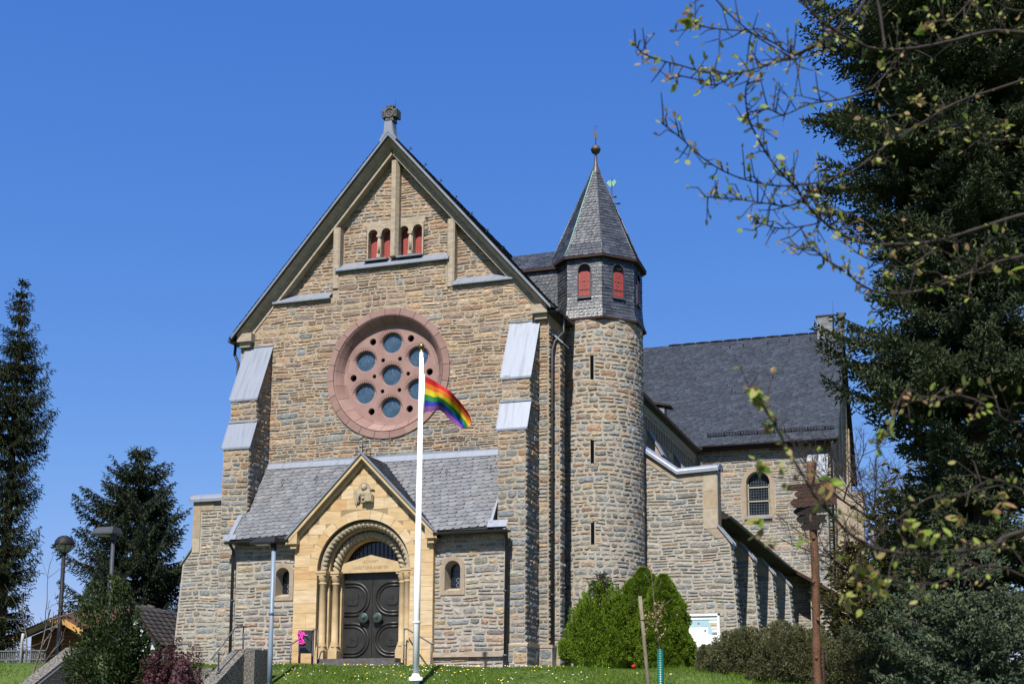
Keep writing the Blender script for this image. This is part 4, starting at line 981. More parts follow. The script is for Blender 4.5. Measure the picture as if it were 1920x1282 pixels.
for yb in (8.1, 13.1, 18.23):
    m_ = MB(); m_.prism([(9.5, 4.4), (10.0, 4.35), (10.38, 3.85), (10.6, .92), (10.72, ZB), (9.5, ZB)], 'y', yb, yb+.6, 0)
    rubble(m_, 9.6, 10.7, ZB, 3.75, lambda u, v, h: (u, yb-h, v), lambda a, b: [(9.6, rx(b))], hr=(.12, .26), wr=(.22, .6), gap=.034, mi=1)
    rubble(m_, yb, yb+.6, ZB, 3.75, lambda u, v, h: (rx(v)+h, u, v), hr=(.14, .28), wr=(.2, .4), relief=.06, mi=1)
    m_.prism([(9.6, 3.78), (9.6, 4.2), (10.0, 4.3), (10.34, 3.85), (10.36, 3.6)], 'y', yb-.02, yb+.02, 2)
    o = m_.build('aisle_buttress', ['mortar_light', 'stone_low', 'sand_blocks'], church)
    side_cap(yb, yb+.6).build('zinc_cap', 'zinc', o)
m_ = MB(); m_.box(9.2, 9.6, AY+.6, TW, ZB, 4.9, 0); rubble(m_, AY+.6, TW, ZB, 4.7, lambda u, v, h: (9.6+h, u, v), hr=(.16, .28), wr=(.3, .7), mi=1)
m_.build('aisle_wall', ['mortar', 'stone_low'], church)
m_ = MB(); K = .76
def aroof(u, v, h): x = 10.22-v*.796; return (x+h*.6, u, 4.78+v*.605+h*.8)
m_.prism([(10.22, 4.78), (5.45, 8.4), (5.45, 8.2), (9.6, 5.0), (10.22, 4.66)], 'y', AY+.62, TW-.01, 0)
slates(m_, 0, 5.9, lambda v: (AY+.62, TW), aroof, .3, .17, 0, 1)
m_.prism([(9.62, 4.66), (10.2, 4.66), (10.2, 4.7), (9.62, 4.9)], 'y', AY+.6, TW-.5, 2)
m_.prism([(10.26+.07*cos(PI+PI*i/8), 4.76+.07*sin(PI+PI*i/8)) for i in range(9)], 'y', AY+.6, TW-.6, 3)
m_.build('aisle_roof', ['slate_base', 'slate', 'board', 'gutter'], church)
m_ = MB(); m_.prism([(10.1, 4.95), (12.1, 3.75), (12.1, 3.6), (10.1, 4.78)], 'y', 21.8, TW-.05, 0); m_.prism([(10.1, 5.05), (12.2, 3.8), (12.2, 3.7), (10.1, 4.96)], 'y', TW-.2, TW-.04, 1); m_.box(11.5, 12.2, 21.8, TW-.05, 3.5, 3.66, 0)
m_.build('lean_to_verge', ['board', 'sand'], church)
for yb in (8.2, 13.2, 18.3):    # clerestory buttresses above the aisle roof
    m_ = MB(); m_.prism([(5.45, 9.9), (6.0, 8.9), (6.0, 6.5), (5.45, 6.5)], 'y', yb, yb+.55, 0)
    rubble(m_, 5.45, 6.0, 6.6, 8.8, lambda u, v, h: (u, yb-h, v), hr=(.14, .26), wr=(.2, .5), mi=1)
    o = m_.build('clerestory_buttress', ['mortar', 'stone'], church)
    m_ = MB(); m_.prism([(5.42, 10.0), (6.12, 8.78), (6.06, 8.74), (5.42, 9.86)], 'y', yb-.06, yb+.61); m_.build('zinc_cap', 'zinc', o)
m_ = MB()                        # small dormer on the nave roof
m_.box(5.0, 5.5, 16.2, 16.75, 10.9, 11.5, 1); m_.add([(4.6, 16.1, 11.85), (5.75, 16.1, 11.6), (5.75, 16.9, 11.6), (4.6, 16.9, 11.85), (4.6, 16.1, 11.75), (5.75, 16.1, 11.5), (5.75, 16.9, 11.5), (4.6, 16.9, 11.75)], [(0, 1, 2, 3), (4, 5, 6, 7), (0, 1, 5, 4), (1, 2, 6, 5), (2, 3, 7, 6)], 0)
m_.build('dormer', ['board', 'slate_light'], nr)
# left aisle front (mirror, only its end shows beside the buttress)
m_ = MB(); lx = lambda z: -rx(z)+.58 if z > 4.35 else -rx(z)+.6
m_.prism([(-5.4, ZB), (-10.1, ZB), (-10.0, .92), (-9.78, 3.85), (-9.42, 4.35), (-9.42, 6.14), (-5.4, 6.3)], 'y', AY, AY+.6, 0)
rubble(m_, -10.1, -5.0, ZB, 6.1, lambda u, v, h: (u, AY-h, v), lambda a, b: [(max(lx((a+b)/2), -9.1 if (a+b)/2 > 4.2 else -99)+.03, -5.0)], hr=(.09, .25), wr=(.22, .7), gap=.034, mi=1)
ashlar(m_, -9.42, -9.1, 4.2, 6.1, lambda u, v, h: (u, AY-.02-h, v), hr=(.5, .75), wr=(.3, .4), mi=2); m_.box(-9.42, -9.1, AY-.02, AY+.3, 4.2, 6.12, 2)
ashlar(m_, -9.1, -8.55, 5.75, 6.1, lambda u, v, h: (u, AY-.02-h, v), wr=(.5, .6), mi=2)
lo_ = m_.build('aisle_front', ['mortar_light', 'stone_low', 'sand_blocks'], church)
m_ = MB(); n = 10; rows = [[(a, AY+.3-.42*cos(PI*k/n), 6.14+.26*sin(PI*k/n)) for k in range(n+1)] for a in (-9.52, -5.3)]
m_.add(rows[0]+rows[1], [(k, k+1, n+2+k, n+1+k) for k in range(n)], 0, True); m_.add(rows[0], [tuple(range(n+1))], 0); m_.tube(rows[0], .02, 5); m_.box(-9.52, -5.3, AY-.13, AY-.11, 6.06, 6.16)
m_.build('parapet_coping', 'zinc', church)
m_ = MB(); m_.prism([(-9.4, 4.42), (-9.86, 3.8), (-9.86, 3.74), (-9.4, 4.34)], 'y', AY-.06, AY+.66); m_.build('zinc_cap', 'zinc', lo_)
m_ = MB(); m_.prism([(-9.6, 4.78), (-5.45, 8.3), (-5.45, 8.1), (-9.6, 4.6)], 'y', AY+.6, TW); m_.box(-9.3, -8.9, AY+.6, TW, ZB, 4.7); m_.build('aisle_roof', 'slate_base', church)
m_ = MB(); vx, vy = 1.0, 25.0; AP = ATY(1147, 345, 26.0); BP = ATY(1147, 395, 26.0)
m_.tube([(AP.x, 26, BP.z-2.5), (AP.x, 26, AP.z+.3)], .035, 6, 1); 
for sx_, zz in ((.4, BP.z+.35), (.2, BP.z+.75), (.22, BP.z-.1)):
    m_.tube([(AP.x-sx_, 26, zz), (AP.x+sx_, 26, zz)], .04, 5, 1)
    for e in (-1, 1): m_.lathe((AP.x+e*sx_, 26, zz), [(0, -.07), (.09, 0), (0, .07)], 8, 1)
m_.prism([(AP.x+a*.3, AP.z+b*.3) for a, b in ((-.95, .25), (-.5, .75), (-.3, .4), (-.12, .9), (-.02, .45), (.3, .5), (.45, .85), (.9, .2), (.55, -.3), (.35, -.65), (.05, -.2), (-.2, -.7), (-.55, -.25))], 'y', 25.97, 26.03, 0)
m_.build('weathervane', ['copper', 'iron'], church)
# slim ridge turret carrying the weathervane (hidden behind the stair turret)
m_ = MB(); m_.lathe((AP.x, 26, 0), [(.9, 16.0), (.85, 19.5), (1.05, 19.4), (.08, BP.z-.6)], 8, 0, smooth=False); m_.build('ridge_turret', 'slate', church)
# ---------------------------------------------------------------- flag, pole and street furniture
FX, FY = 4.40, -7.4; FZ = -.73
t = thing('flagpole', (FX, FY, FZ), 'tall white flagpole with a brass ball on the lawn before the church door', 'flagpole')
m_ = MB(); m_.tube([(FX, FY, FZ-.3), (FX, FY, FZ+2.5), (FX+.01, FY, 7.55)], [.085, .08, .045], 16); m_.lathe((FX, FY, FZ), [(.17, -.05), (.17, .03), (.1, .05), (.09, .12)], 16)
m_.build('pole', 'white_paint', t)
m_ = MB(); m_.lathe((FX+.01, FY, 7.55), [(.05, 0), (.05, .05), (.02, .06), (.06, .09), (.085, .15), (.06, .215), (.0, .235)], 14); m_.tube([(FX, FY, 7.78), (FX, FY, 7.86)], .012, 5); m_.build('ball_finial', 'brass', t)
m_ = MB(); m_.tube([(FX+.095, FY-.02, FZ+1.3), (FX+.075, FY-.02, 7.4)], .006, 4); m_.tube([(FX+.1*cos(k), FY+.1*sin(k), FZ+1.35+.02*k/6) for k in range(0, 14)], .012, 4); m_.build('halyard', 'white_paint', t)
# rainbow flag blowing to the right, folded at its lower fly corner
RB = [('red', (.62, .012, .012)), ('orange', (.75, .17, .01)), ('yellow', (.72, .55, .01)), ('green', (.012, .22, .035)), ('blue', (.01, .04, .36)), ('violet', (.25, .07, .3))]
for n_, c in RB: M['flag_'+n_] = mat('flag_'+n_, [c, tuple(x*1.1 for x in c)], 6, .75, trans=.3)
m_ = MB(); nu, nv = 40, 24
top = [(0, 6.93), (.14, 6.85), (.30, 6.75), (.48, 6.64), (.66, 6.51), (.84, 6.36), (1.0, 6.17), (1.13, 5.95), (1.24, 5.70)]
bot = [(0, 5.96), (.1, 5.97), (.22, 5.96), (.36, 6.02), (.48, 5.96), (.62, 5.80), (.80, 5.64), (.98, 5.54), (1.06, 5.40)]
def lerp(P, t):
    f = t*(len(P)-1); i = min(int(f), len(P)-2); k = f-i; k = k*k*(3-2*k)*.4+k*.6
    return (P[i][0]*(1-k)+P[i+1][0]*k, P[i][1]*(1-k)+P[i+1][1]*k)
vs = []
for i in range(nu+1):
    for j in range(nv+1):
        a, b = lerp(top, i/nu), lerp(bot, i/nu); s_ = j/nv; u_ = i/nu
        x = a[0]*(1-s_)+b[0]*s_; z = a[1]*(1-s_)+b[1]*s_
        y = .17*u_**.7*sin(8*u_+3.0*s_)+.075*sin(16*u_-5*s_)*u_**.5+.2*u_*u_*s_
        vs.append((FX+.1+x, FY+y, z+.02*sin(12*u_+s_*2)*u_))
o_ = 0
for k in range(6):
    fs = [(i*(nv+1)+j, i*(nv+1)+j+1, (i+1)*(nv+1)+j+1, (i+1)*(nv+1)+j) for i in range(nu) for j in range(k*4, k*4+4)]
    if k == 0: m_.add(vs, fs, 0, True)
    else:
        for f in fs: m_.f.append(list(f)); m_.m.append(k); m_.sm.append(True)
m_.tube([(FX+.1, FY, 5.93), (FX+.1, FY, 6.96)], .016, 5, 6)
tag(m_.build('rainbow_flag', ['flag_'+n_ for n_, c in RB]+['white_paint'], None, (FX+.1, FY, 6.5)), 'six striped rainbow flag blowing from the white flagpole', 'flag')

# lamps
def pole_lamp(name, base, top, lab, col, kind):
    t = thing(name, base, lab, 'street lamp'); b = Vector(base); hz = top
    m_ = MB(); m_.tube([b+Vector((0, 0, -.3)), b+Vector((0, 0, .9)), b+Vector((0, 0, .95)), (b.x, b.y, hz)], [.066, .066, .057, .054], 12)
    m_.lathe((b.x, b.y, b.z+(hz-b.z)*.5), [(.055, -.06), (.061, -.06), (.061, .06), (.055, .06)], 12); m_.build('pole', col, t); return t, b
M['lamp_dark'] = mat('dark_lamp_paint', [(.012, .013, .016), (.02, .021, .026)], 5, .6, spec=.2)
M['lamp_blue'] = mat('blue_grey_paint', [(.20, .27, .36), (.26, .33, .42)], 3, .45, .05, 30, spec=.5)
M['lamp_grey'] = mat('grey_lamp_paint', [(.05, .058, .075), (.07, .08, .1)], 5, .55, spec=.25)
M['milk'] = mat('milky_plastic', [(.3, .3, .28), (.4, .4, .37)], 5, .3, spec=.5)
p = AT(110, 1207, 34); q = AT(121, 1030, 34)
t, b = pole_lamp('globe_lamp', (p.x, p.y, p.z-.8), q.z, 'black street lamp with a round hooded globe, left of the church', 'lamp_dark', 0)
m_ = MB(); gzc = q.z+.19; m_.lathe((b.x, b.y, gzc), [(.26, -.02), (.262, .0), (.24, .1), (.17, .19), (.08, .235), (0, .245)], 24); m_.lathe((b.x, b.y, gzc), [(.07, -.3), (.08, -.2)], 12); m_.lathe((b.x, b.y, gzc), [(.262, 0), (.262, -.025), (.235, -.03)], 24)
for k in range(8): a = k*PI/4; m_.tube([(b.x+.24*sin(s_)*cos(a), b.y+.24*sin(s_)*sin(a), gzc-.24*cos(s_)) for s_ in (.2, .6, 1.0, 1.4, 1.57)], .008, 4)
m_.build('hood', 'lamp_dark', t)
m_ = MB(); m_.lathe((b.x, b.y, gzc), [(.06, -.225), (.13, -.19), (.19, -.13), (.225, -.05), (.23, 0)], 24); m_.build('globe', 'milk', t)
def box_lamp(name, px, py0, py1, d, lab, polecol, headcol, dirx, ln, wd, sc=1):
    p = AT(px, py1, d); q = AT(px, py0, d)
    t, b = pole_lamp(name, (p.x, p.y, gz(p.x, p.y)), q.z, lab, polecol, 1)
    m_ = MB(); x0, x1 = (b.x+.14*sc, b.x-ln) ; z = q.z
    if dirx > 0: x0, x1 = b.x-.14, b.x+ln
    y0, y1 = b.y-wd/2, b.y+wd/2; lo = min(x0, x1); hi = max(x0, x1); i = .22*ln
    m_.add([(lo, y0, z), (hi, y0, z), (hi, y1, z), (lo, y1, z), (lo, y0, z-.04), (hi, y0, z-.04), (hi, y1, z-.04), (lo, y1, z-.04), (lo+i*1.4, y0+.09, z+.17*sc), (hi-.04, y0+.09, z+.17*sc), (hi-.04, y1-.09, z+.17*sc), (lo+i*1.4, y1-.09, z+.17*sc)],
          [(0, 1, 5, 4), (1, 2, 6, 5), (2, 3, 7, 6), (3, 0, 4, 7), (7, 6, 5, 4), (0, 1, 9, 8), (1, 2, 10, 9), (2, 3, 11, 10), (3, 0, 8, 11), (8, 9, 10, 11)])
    m_.lathe((b.x, b.y, z), [(.08, -.2), (.08, .05)], 10); m_.build('lamp_head', headcol, t)
    m_ = MB(); m_.box(lo+.12*sc, hi-.3*sc, y0+.06, y1-.06, z-.06, z-.041); m_.build('diffuser', 'milk', t)
box_lamp('box_lamp', 205, 996, 1150, 36, 'grey street lamp with a flat boxy head before the fir tree', 'lamp_grey', 'lamp_grey', -1, .62, .5)
box_lamp('box_lamp', 507, 1012, 1220, 32.6, 'pale blue lamp post with a dark boxy head before the porch wall', 'lamp_blue', 'lamp_dark', -1, .62, .34, .8)

# litter bin
bx, by = 1.02, -4.9; p = ATY(573, 1243, -4.9); bx = p.x; zg = gz(bx, by)
t = thing('litter_bin', (bx, by, zg), 'dark litter bin on two posts with pink graffiti, left of the portal', 'litter bin')
M['bin'] = mat('bin_paint', [(.035, .04, .045), (.075, .08, .085)], 7, .5, spec=.5)
M['pink'] = mat('pink_spray', [(.75, .03, .35), (.8, .06, .42)], 5, .7)
m_ = MB(); m_.lathe((bx, by, zg+.38), [(.0, 0), (.2, 0), (.205, .01), (.22, .6), (.225, .62), (.2, .62), (.19, .3)], 8, 0, smooth=False, rot0=PI/8); m_.build('bin_body', 'bin', t)
for s_ in (-1, 1): m_ = MB(); m_.box(bx+s_*.2-.025, bx+s_*.2+.025, by-.02, by+.03, zg-.2, zg+.95); m_.build('post', 'grey_iron', t)
m_ = MB(); yq = by-.225
S_ = lambda pts, r_=.016: m_.tube([(bx-.14+a*.3, yq+.006*abs(a-.4), zg+.62+b*.34) for a, b in pts], r_, 5)
S_([(0, .75), (.05, .95), (.3, 1), (.42, .85), (.3, .6), (.08, .5), (.02, .75), (.15, .9), (.3, .7), (.2, .45), (.02, .3), (.1, .2), (.4, .3)])
S_([(.42, .3), (.5, .6), (.55, 1), (.62, .85), (.68, .7), (.8, .68), (.95, .7), (1.0, .66)]); S_([(.05, .1), (.3, .02), (.6, 0), (.75, .08), (.55, .16), (.3, .14)]); S_([(.3, .6), (.55, .28), (.72, .02)])
m_.build('graffiti', 'pink', t)
# handrails at the portal steps
def rail(name, posts, tops, lab, r_=.022, end=None):
    x, y = posts[0][0], posts[0][1]; t = thing(name, (x, y, posts[0][2]), lab, 'handrail')
    for (a, b, z0, z1) in posts: m_ = MB(); m_.tube([(a, b, z0-.15), (a, b, z1)], r_, 8); m_.lathe((a, b, z0), [(.05, 0), (.05, .02), (.02, .03)], 8); m_.build('post', 'grey_iron', t)
    m_ = MB(); m_.tube(tops, r_, 8); m_.build('rail', 'grey_iron', t); return t
a, b = ATY(595, 1235, -2.0), ATY(544, 1245, -3.0); c, d = ATY(595, 1180, -2.0), ATY(544, 1208, -3.0)
rail('handrail', [(a.x, -2.0, a.z, c.z), (b.x, -3.0, b.z, d.z)], [(a.x, -2.0, c.z), (a.x-.1, -2.08, c.z+.005), (b.x, -3.0, d.z), (b.x-.1, -3.1, d.z)], 'grey steel handrail behind the litter bin, left of the portal')
a, b = ATY(757, 1236, -1.75), ATY(808, 1246, -2.5); c, d = ATY(757, 1179, -1.75), ATY(808, 1206, -2.5)
rail('handrail', [(a.x, -1.75, a.z, c.z), (b.x, -2.5, b.z, d.z)], [(a.x, -1.75, c.z), (a.x+.1, -1.8, c.z+.01), (b.x, -2.5, d.z), (b.x+.12, -2.55, d.z+.0)], 'grey steel handrail right of the portal, behind the flagpole')

# concrete stair cheeks and steps on the bank
pA = AT(478, 1217, 32.2)
zt = pA.z; xa = pA.x; ya = pA.y
t = thing('stair_wall', (xa, ya, zt-.8), 'dark exposed aggregate stair wall with a square end pier, below the porch', 'stair wall')
m_ = MB(); m_.box(xa-.36, xa, ya, ya+.75, zt-1.5, zt); m_.build('pier', 'concrete', t)
m_ = MB(); m_.prism([(ya+.6, zt+.002), (ya+.1, zt-.01), (ya-2.6, zt-1.75), (ya-2.6, zt-3), (ya+.6, zt-2)], 'x', xa-.72, xa-.3); m_.build('sloping_wall', 'concrete', t)
a, b = Vector((xa-.5, ya+.25, zt)), Vector((xa-.5, ya-1.2, zt-.85))
rail('handrail', [(a.x, a.y, a.z, a.z+.62), (b.x, b.y+.35, b.z+.25, b.z+.75)], [(a.x, a.y+.12, a.z+.60), (a.x, a.y-.2, a.z+.63), (a.x, a.y-.4, a.z+.55), (b.x, b.y, b.z+.55)], 'thin bent handrail on the stair wall below the porch', .02)
pB = AT(150, 1213, 30.5); xb, yb_, zb_ = pB.x, pB.y, pB.z
t = thing('stair_wall', (xb, yb_, zb_-.8), 'long sloping exposed aggregate stair wall with a rail, under the globe lamp', 'stair wall')
m_ = MB(); m_.prism([(yb_+.7, zb_-.03), (yb_, zb_), (yb_-4.4, zb_-2.6), (yb_-4.4, zb_-4), (yb_+.7, zb_-3)], 'x', xb-.4, xb); m_.build('sloping_wall', 'concrete', t)
m_ = MB(); m_.tube([(xb+.07, yb_+.3, zb_-.12), (xb+.07, yb_-.15, zb_-.14), (xb+.07, yb_-4.3, zb_-2.6)], .025, 8)
m_.tube([(xb+.09, yb_+.3, zb_-.12), (xb+.09, yb_+.3, zb_-.75)], .03, 6); m_.tube([(xb+.09, yb_+.7, zb_-.2), (xb+.09, yb_+.7, zb_-.8)], .03, 6); m_.build('rail', 'grey_iron', t)
m_ = MB(); n = 9
for k in range(n): m_.box(xb+.1, xa-.75, ya-.4-.32*(k+1), ya-.4-.32*k+.02, -3.4, -.45-.165*k)
m_.build('step', 'concrete', None, None); tag(bpy.data.objects['step'], None, None, None, 'structure'); bpy.data.objects['step'].name = 'stone_steps'

# notice board
P0, P1 = ATY(1275, 1153, 2.0), ATY(1349, 1148, 2.0); xl, xr_, zt = P0.x-.15, P1.x, (P0.z+P1.z)/2; zb = zt-1.0
t = thing('notice_board', ((xl+xr_)/2, 2.0, gz(11, 2)), 'white framed notice board full of papers, half hidden by the dwarf conifer', 'notice board')
m_ = MB()
for a in ((xl, xr_, zt-.06, zt), (xl, xr_, zb, zb+.05), (xl, xl+.055, zb, zt), (xr_-.055, xr_, zb, zt)): m_.box(a[0], a[1], 1.95, 2.06, a[2], a[3])
m_.build('frame', 'white_paint', t)
for x in (xl+.1, xr_-.1): m_ = MB(); m_.box(x-.03, x+.03, 2.07, 2.12, gz(11, 2)-.3, zt-.05); m_.build('post', 'grey_iron', t)
M['paper'] = mat('white_paper', [(.72, .75, .78), (.8, .82, .83)], 5, .7); M['paper_blue'] = mat('blue_paper', [(.35, .6, .72), (.5, .74, .8)], 3, .7); M['paper_red'] = mat('red_paper', [(.6, .06, .05), (.65, .09, .07)], 3, .7)
M['paper_tan'] = mat('tan_paper', [(.6, .5, .38), (.68, .58, .46)], 5, .7); M['paper_dark'] = mat('dark_photo', [(.1, .12, .2), (.3, .3, .38)], 9, .7); M['paper_teal'] = mat('teal_paper', [(.08, .25, .33), (.12, .3, .4)], 6, .7)
m_ = MB(); m_.box(xl+.05, xr_-.05, 2.0, 2.03, zb+.04, zt-.05, 0); W_ = xr_-xl
def paper(a, b, c, d, mi, dy=.004): m_.box(xr_-.06-a, xr_-.06-b, 2.0-dy, 2.0-dy+.002, zt-.06-d, zt-.06-c, mi)
paper(1.1, .0, .01, .09, 1); paper(1.1, .0, .11, .14, 6); paper(.9, .26, .15, .34, 2, .005); paper(.26, .02, .2, .42, 4, .005); paper(.62, .56, .2, .26, 3, .009); paper(.7, .3, .36, .6, 1, .006); paper(.3, .16, .35, .55, 2, .007); paper(.2, .02, .5, .58, 5, .006); paper(.18, .01, .62, .8, 1, .006); paper(.42, .36, .42, .5, 5, .008); paper(.2, .03, .28, .3, 5, .008); paper(.2, .03, .36, .38, 1, .008)
m_.build('notices', ['paper', 'paper', 'paper_blue', 'paper_red', 'paper_tan', 'paper_dark', 'paper_teal'], t)

# rustic signpost
d = 20.0; SB = AT(1531, 1270, d); ST = AT(1520, 853, d); sx, sy = (SB.x+ST.x)/2, SB.y; g0 = gz(sx, sy)
M['post_wood'] = mat('signpost_wood', [(.075, .035, .02), (.16, .075, .036), (.11, .05, .026)], 6, .75, .5, 25, stretch=(3, 3, .5)); M['board_wood'] = mat('dark_board_wood', [(.03, .014, .009), (.08, .032, .019)], 7, .75, .5, 30, stretch=(.6, 3, 3)); M['board_shaded'] = mat('shaded_board_wood', [(.012, .009, .008), (.03, .02, .015)], 7, .8, .5, 30); M['carved_dark'] = mat('burnt_lettering', [(.012, .009, .008), (.02, .015, .012)], 7, .9)  # lower boards: darker copy of the board wood with shade painted in
t = thing('signpost', (sx, sy, g0), 'rough wooden signpost with stacked dark direction boards, in front of the transept', 'signpost')
m_ = MB(); pts = []; rr_ = []
k = 0; z = g0-.4
while z < ST.z: pts.append((sx+.012*sin(z*2.3)-.012*(z-g0)*.3, sy+.01*cos(z*1.7), z)); rr_.append(.066+.004*sin(z*9)+.008*(abs(sin(z*3.1)) > .97)-.0006*(z-g0)); z += .07
m_.tube(pts, rr_, 14)
for kz, ka in ((1.9, 3.9), (1.2, 4.6), (.5, 4.2), (-.1, 5.1), (-.7, 4.4), (-1.3, 4.9), (2.3, 4.9), (.1, 3.4), (-1.0, 3.6)): m_.lathe((sx+.062*cos(ka), sy+.062*sin(ka), kz), [(.0, .035), (.025, .02), (.03, 0), (.02, -.025), (0, -.035)], 8)
m_.build('post', 'post_wood', t)
for s_ in (-1, 1): m_ = MB(); m_.box(sx+s_*.075-.012, sx+s_*.075+.02, sy-.03, sy+.06, g0-.2, AT(1530, 1215, d).z); m_.build('ground_plate', 'board_wood', t)
zo = lambda py: AT(1525, py, d).z
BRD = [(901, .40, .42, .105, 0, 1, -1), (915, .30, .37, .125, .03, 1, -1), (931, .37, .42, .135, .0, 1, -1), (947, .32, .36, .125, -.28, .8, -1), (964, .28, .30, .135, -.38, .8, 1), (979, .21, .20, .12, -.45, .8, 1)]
for py, l0, l1, hh, ang, _, dr in BRD:
    m_ = MB(); zc = zo(py)-.02; h2 = hh/2
    q = [(-l0, 0), (-l0+.07, h2), (l1-.04, h2*.9), (l1-.08, .0), (l1-.03, -h2), (-l0+.06, -h2)]
    tl = .02*(1 if dr < 0 else -3); ca, sa = cos(ang), sin(ang); off = -.085
    def bp(u, v, w_): return (sx+u*ca-(w_+off)*(-sa)*-1, sy+u*sa+(w_+off)*ca, zc+v+u*tl)
    n = len(q); tri = tessellate_polygon([[Vector((a, b, 0)) for a, b in q]])
    m_.add([bp(a, b, 0) for a, b in q]+[bp(a, b, .035) for a, b in q], [tuple(x) for x in tri]+[tuple(i+n for i in x) for x in tri]+[(i, (i+1) % n, (i+1) % n+n, i+n) for i in range(n)])
    o = m_.build('direction_board', 'board_wood' if ang > -.2 else 'board_shaded', t)
    mt = Matrix(((ca, 0, -(-sa), sx), (sa, 0, ca*-1, sy), (0, 1, 0, zc), (0, 0, 0, 1)))
    a_ = bp(0, 0, -.002)
    R3 = Matrix(((ca, 0, sa, a_[0]), (sa, 0, -ca, a_[1]), (tl, 1, 0, a_[2]-.025), (0, 0, 0, 1)))
    if py == 931: lettering('Sonne', .085, R3 @ Matrix.Translation((.17, 0, 0)), 'carved_dark', o)
    m_ = MB()
    for k in range(9 if py != 931 else 5):
        u_ = -l0+.1+k*.035; m_.add([bp(u_, -.02, -.003), bp(u_+.006, -.02, -.003), bp(u_+.012, .022, -.003), bp(u_+.004, .022, -.003)], [(0, 1, 2, 3)])
        if k % 2: m_.add([bp(u_, .0, -.003), bp(u_+.024, .0, -.003), bp(u_+.024, .006, -.003), bp(u_, .006, -.003)], [(0, 1, 2, 3)])
    m_.build('carved_marks', 'carved_dark', o)

# fence, houses at the left
p = AT(20, 1250, 40); fx0, fx1, fy_, fz0 = p.x-4, AT(100, 1240, 40).x, p.y, p.z-.15
t = thing('slat_fence', (p.x, fy_, fz0), 'grey metal slat fence with a pale post before the timber house', 'fence')
M['fence'] = mat('fence_grey', [(.13, .14, .14), (.2, .21, .21)], 5, .6); M['post_pale'] = mat('pale_post', [(.4, .42, .43), (.5, .52, .52)], 5, .6)
m_ = MB(); x = fx0
while x < fx1: m_.box(x, x+.035, fy_, fy_+.02, fz0, fz0+.68); x += .075
m_.build('slat_panel', 'fence', t)
m_ = MB()
for z in (.1, .36, .64): m_.box(fx0, fx1, fy_-.03, fy_, fz0+z, fz0+z+.035)
m_.build('rail', 'fence', t); xx = AT(37, 1240, 39.8).x; m_ = MB(); m_.tube([(xx, fy_-.06, fz0-.2), (xx, fy_-.06, fz0+.95), (xx+.03, fy_-.06, fz0+1.2)], .045, 8); m_.build('post', 'post_pale', t)
TILE = [(.15, .07, .05), (.19, .09, .065), (.12, .06, .045), (.21, .11, .08), (.16, .085, .065)]
M['tiles_red'] = mat('red_brown_tiles', None, 5, .75, island=TILE, ivar=.2); M['tiles_dark'] = mat('dark_tiles', None, 5, .7, island=[(.05, .045, .045), (.07, .06, .058), (.06, .052, .05)], ivar=.2)
M['planks'] = mat('orange_planks', [(.22, .08, .025), (.34, .14, .05)], 6, .6, .2, 30, stretch=(.4, 1, 6)); M['barge'] = mat('honey_bargeboard', [(.6, .33, .1), (.72, .42, .15)], 4, .55); M['render'] = mat('white_render', [(.6, .61, .63), (.7, .71, .72)], 3, .9)
def tiled(m_, A, B, C_, D, mi, nrow, ncol):
    """pantiles laid over the slope A-B (eave) to D-C (ridge)"""
    A, B, C_, D = map(Vector, (A, B, C_, D)); nrm = (B-A).cross(D-A).normalized()
    if nrm.z < 0: nrm = -nrm
    for i in range(nrow):
        for j in range(ncol):
            def P(u, v, h): return (A*(1-u)+B*u)*(1-v)+(D*(1-u)+C_*u)*v+nrm*h
            u0, u1, v0, v1 = j/ncol, (j+1)/ncol, i/nrow, min(1, (i+1.15)/nrow); k = (u1-u0)
            m_.add([P(u0, v0, .05), P(u0+k*.35, v0, .085), P(u0+k*.7, v0, .05), P(u1, v0, .035), P(u0, v1, .02), P(u0+k*.35, v1, .055), P(u0+k*.7, v1, .02), P(u1, v1, .005)], [(0, 1, 5, 4), (1, 2, 6, 5), (2, 3, 7, 6)], mi, False)
            m_.add([P(u0, v0, 0), P(u0, v0, .05), P(u0+k*.35, v0, .085), P(u0+k*.7, v0, .05), P(u1, v0, .035), P(u1, v0, 0)], [(0, 1, 2, 3, 4, 5)], mi)
D = 50
def H(px, py, d=D): return AT(px, py, d)
rl_, rr2 = H(42, 1149), H(175, 1149); el, er = H(2, 1186, D-2.2), H(150, 1186, D-2.2)
t = thing('timber_house', (H(80, 1230).x, H(80, 1230).y, -.3), 'orange timber plank house with a red brown tiled roof, far left', 'house')
m_ = MB(); ga = H(111, 1155, D-3); gl, gr_ = H(12, 1190, D-3), H(150, 1181, D-3); yg = ga.y
m_.prism([(gl.x+.3, -1), (gr_.x, -1), (gr_.x, gr_.z-.1), (ga.x, ga.z-.12), (gl.x+.3, gl.z)], 'y', yg+.5, yg+3.2, 0)
z = -.5
while z < ga.z-.2: m_.box(gl.x+.5, gr_.x, yg+.48, yg+.5, z, z+.012, 1); z += .14
m_.box(gl.x+.2, rr2.x, yg+2, yg+6, -1, el.z-.1, 0); m_.build('plank_wall', ['planks', 'board'], t)
m_ = MB(); ed = Vector((0, 4.2, -1.0))
tiled(m_, (gl.x-.3, yg-.0, gl.z-.08), (ga.x, yg, ga.z+.02), (ga.x+.3, yg+2.6, ga.z+.42), (gl.x+1.9, yg+2.6, ga.z+.42), 0, 12, 16)
tiled(m_, (ga.x, yg, ga.z+.02), (gr_.x+.4, yg, gr_.z), (gr_.x+1.5, yg+2.6, ga.z+.42), (ga.x+.3, yg+2.6, ga.z+.42), 0, 8, 12)
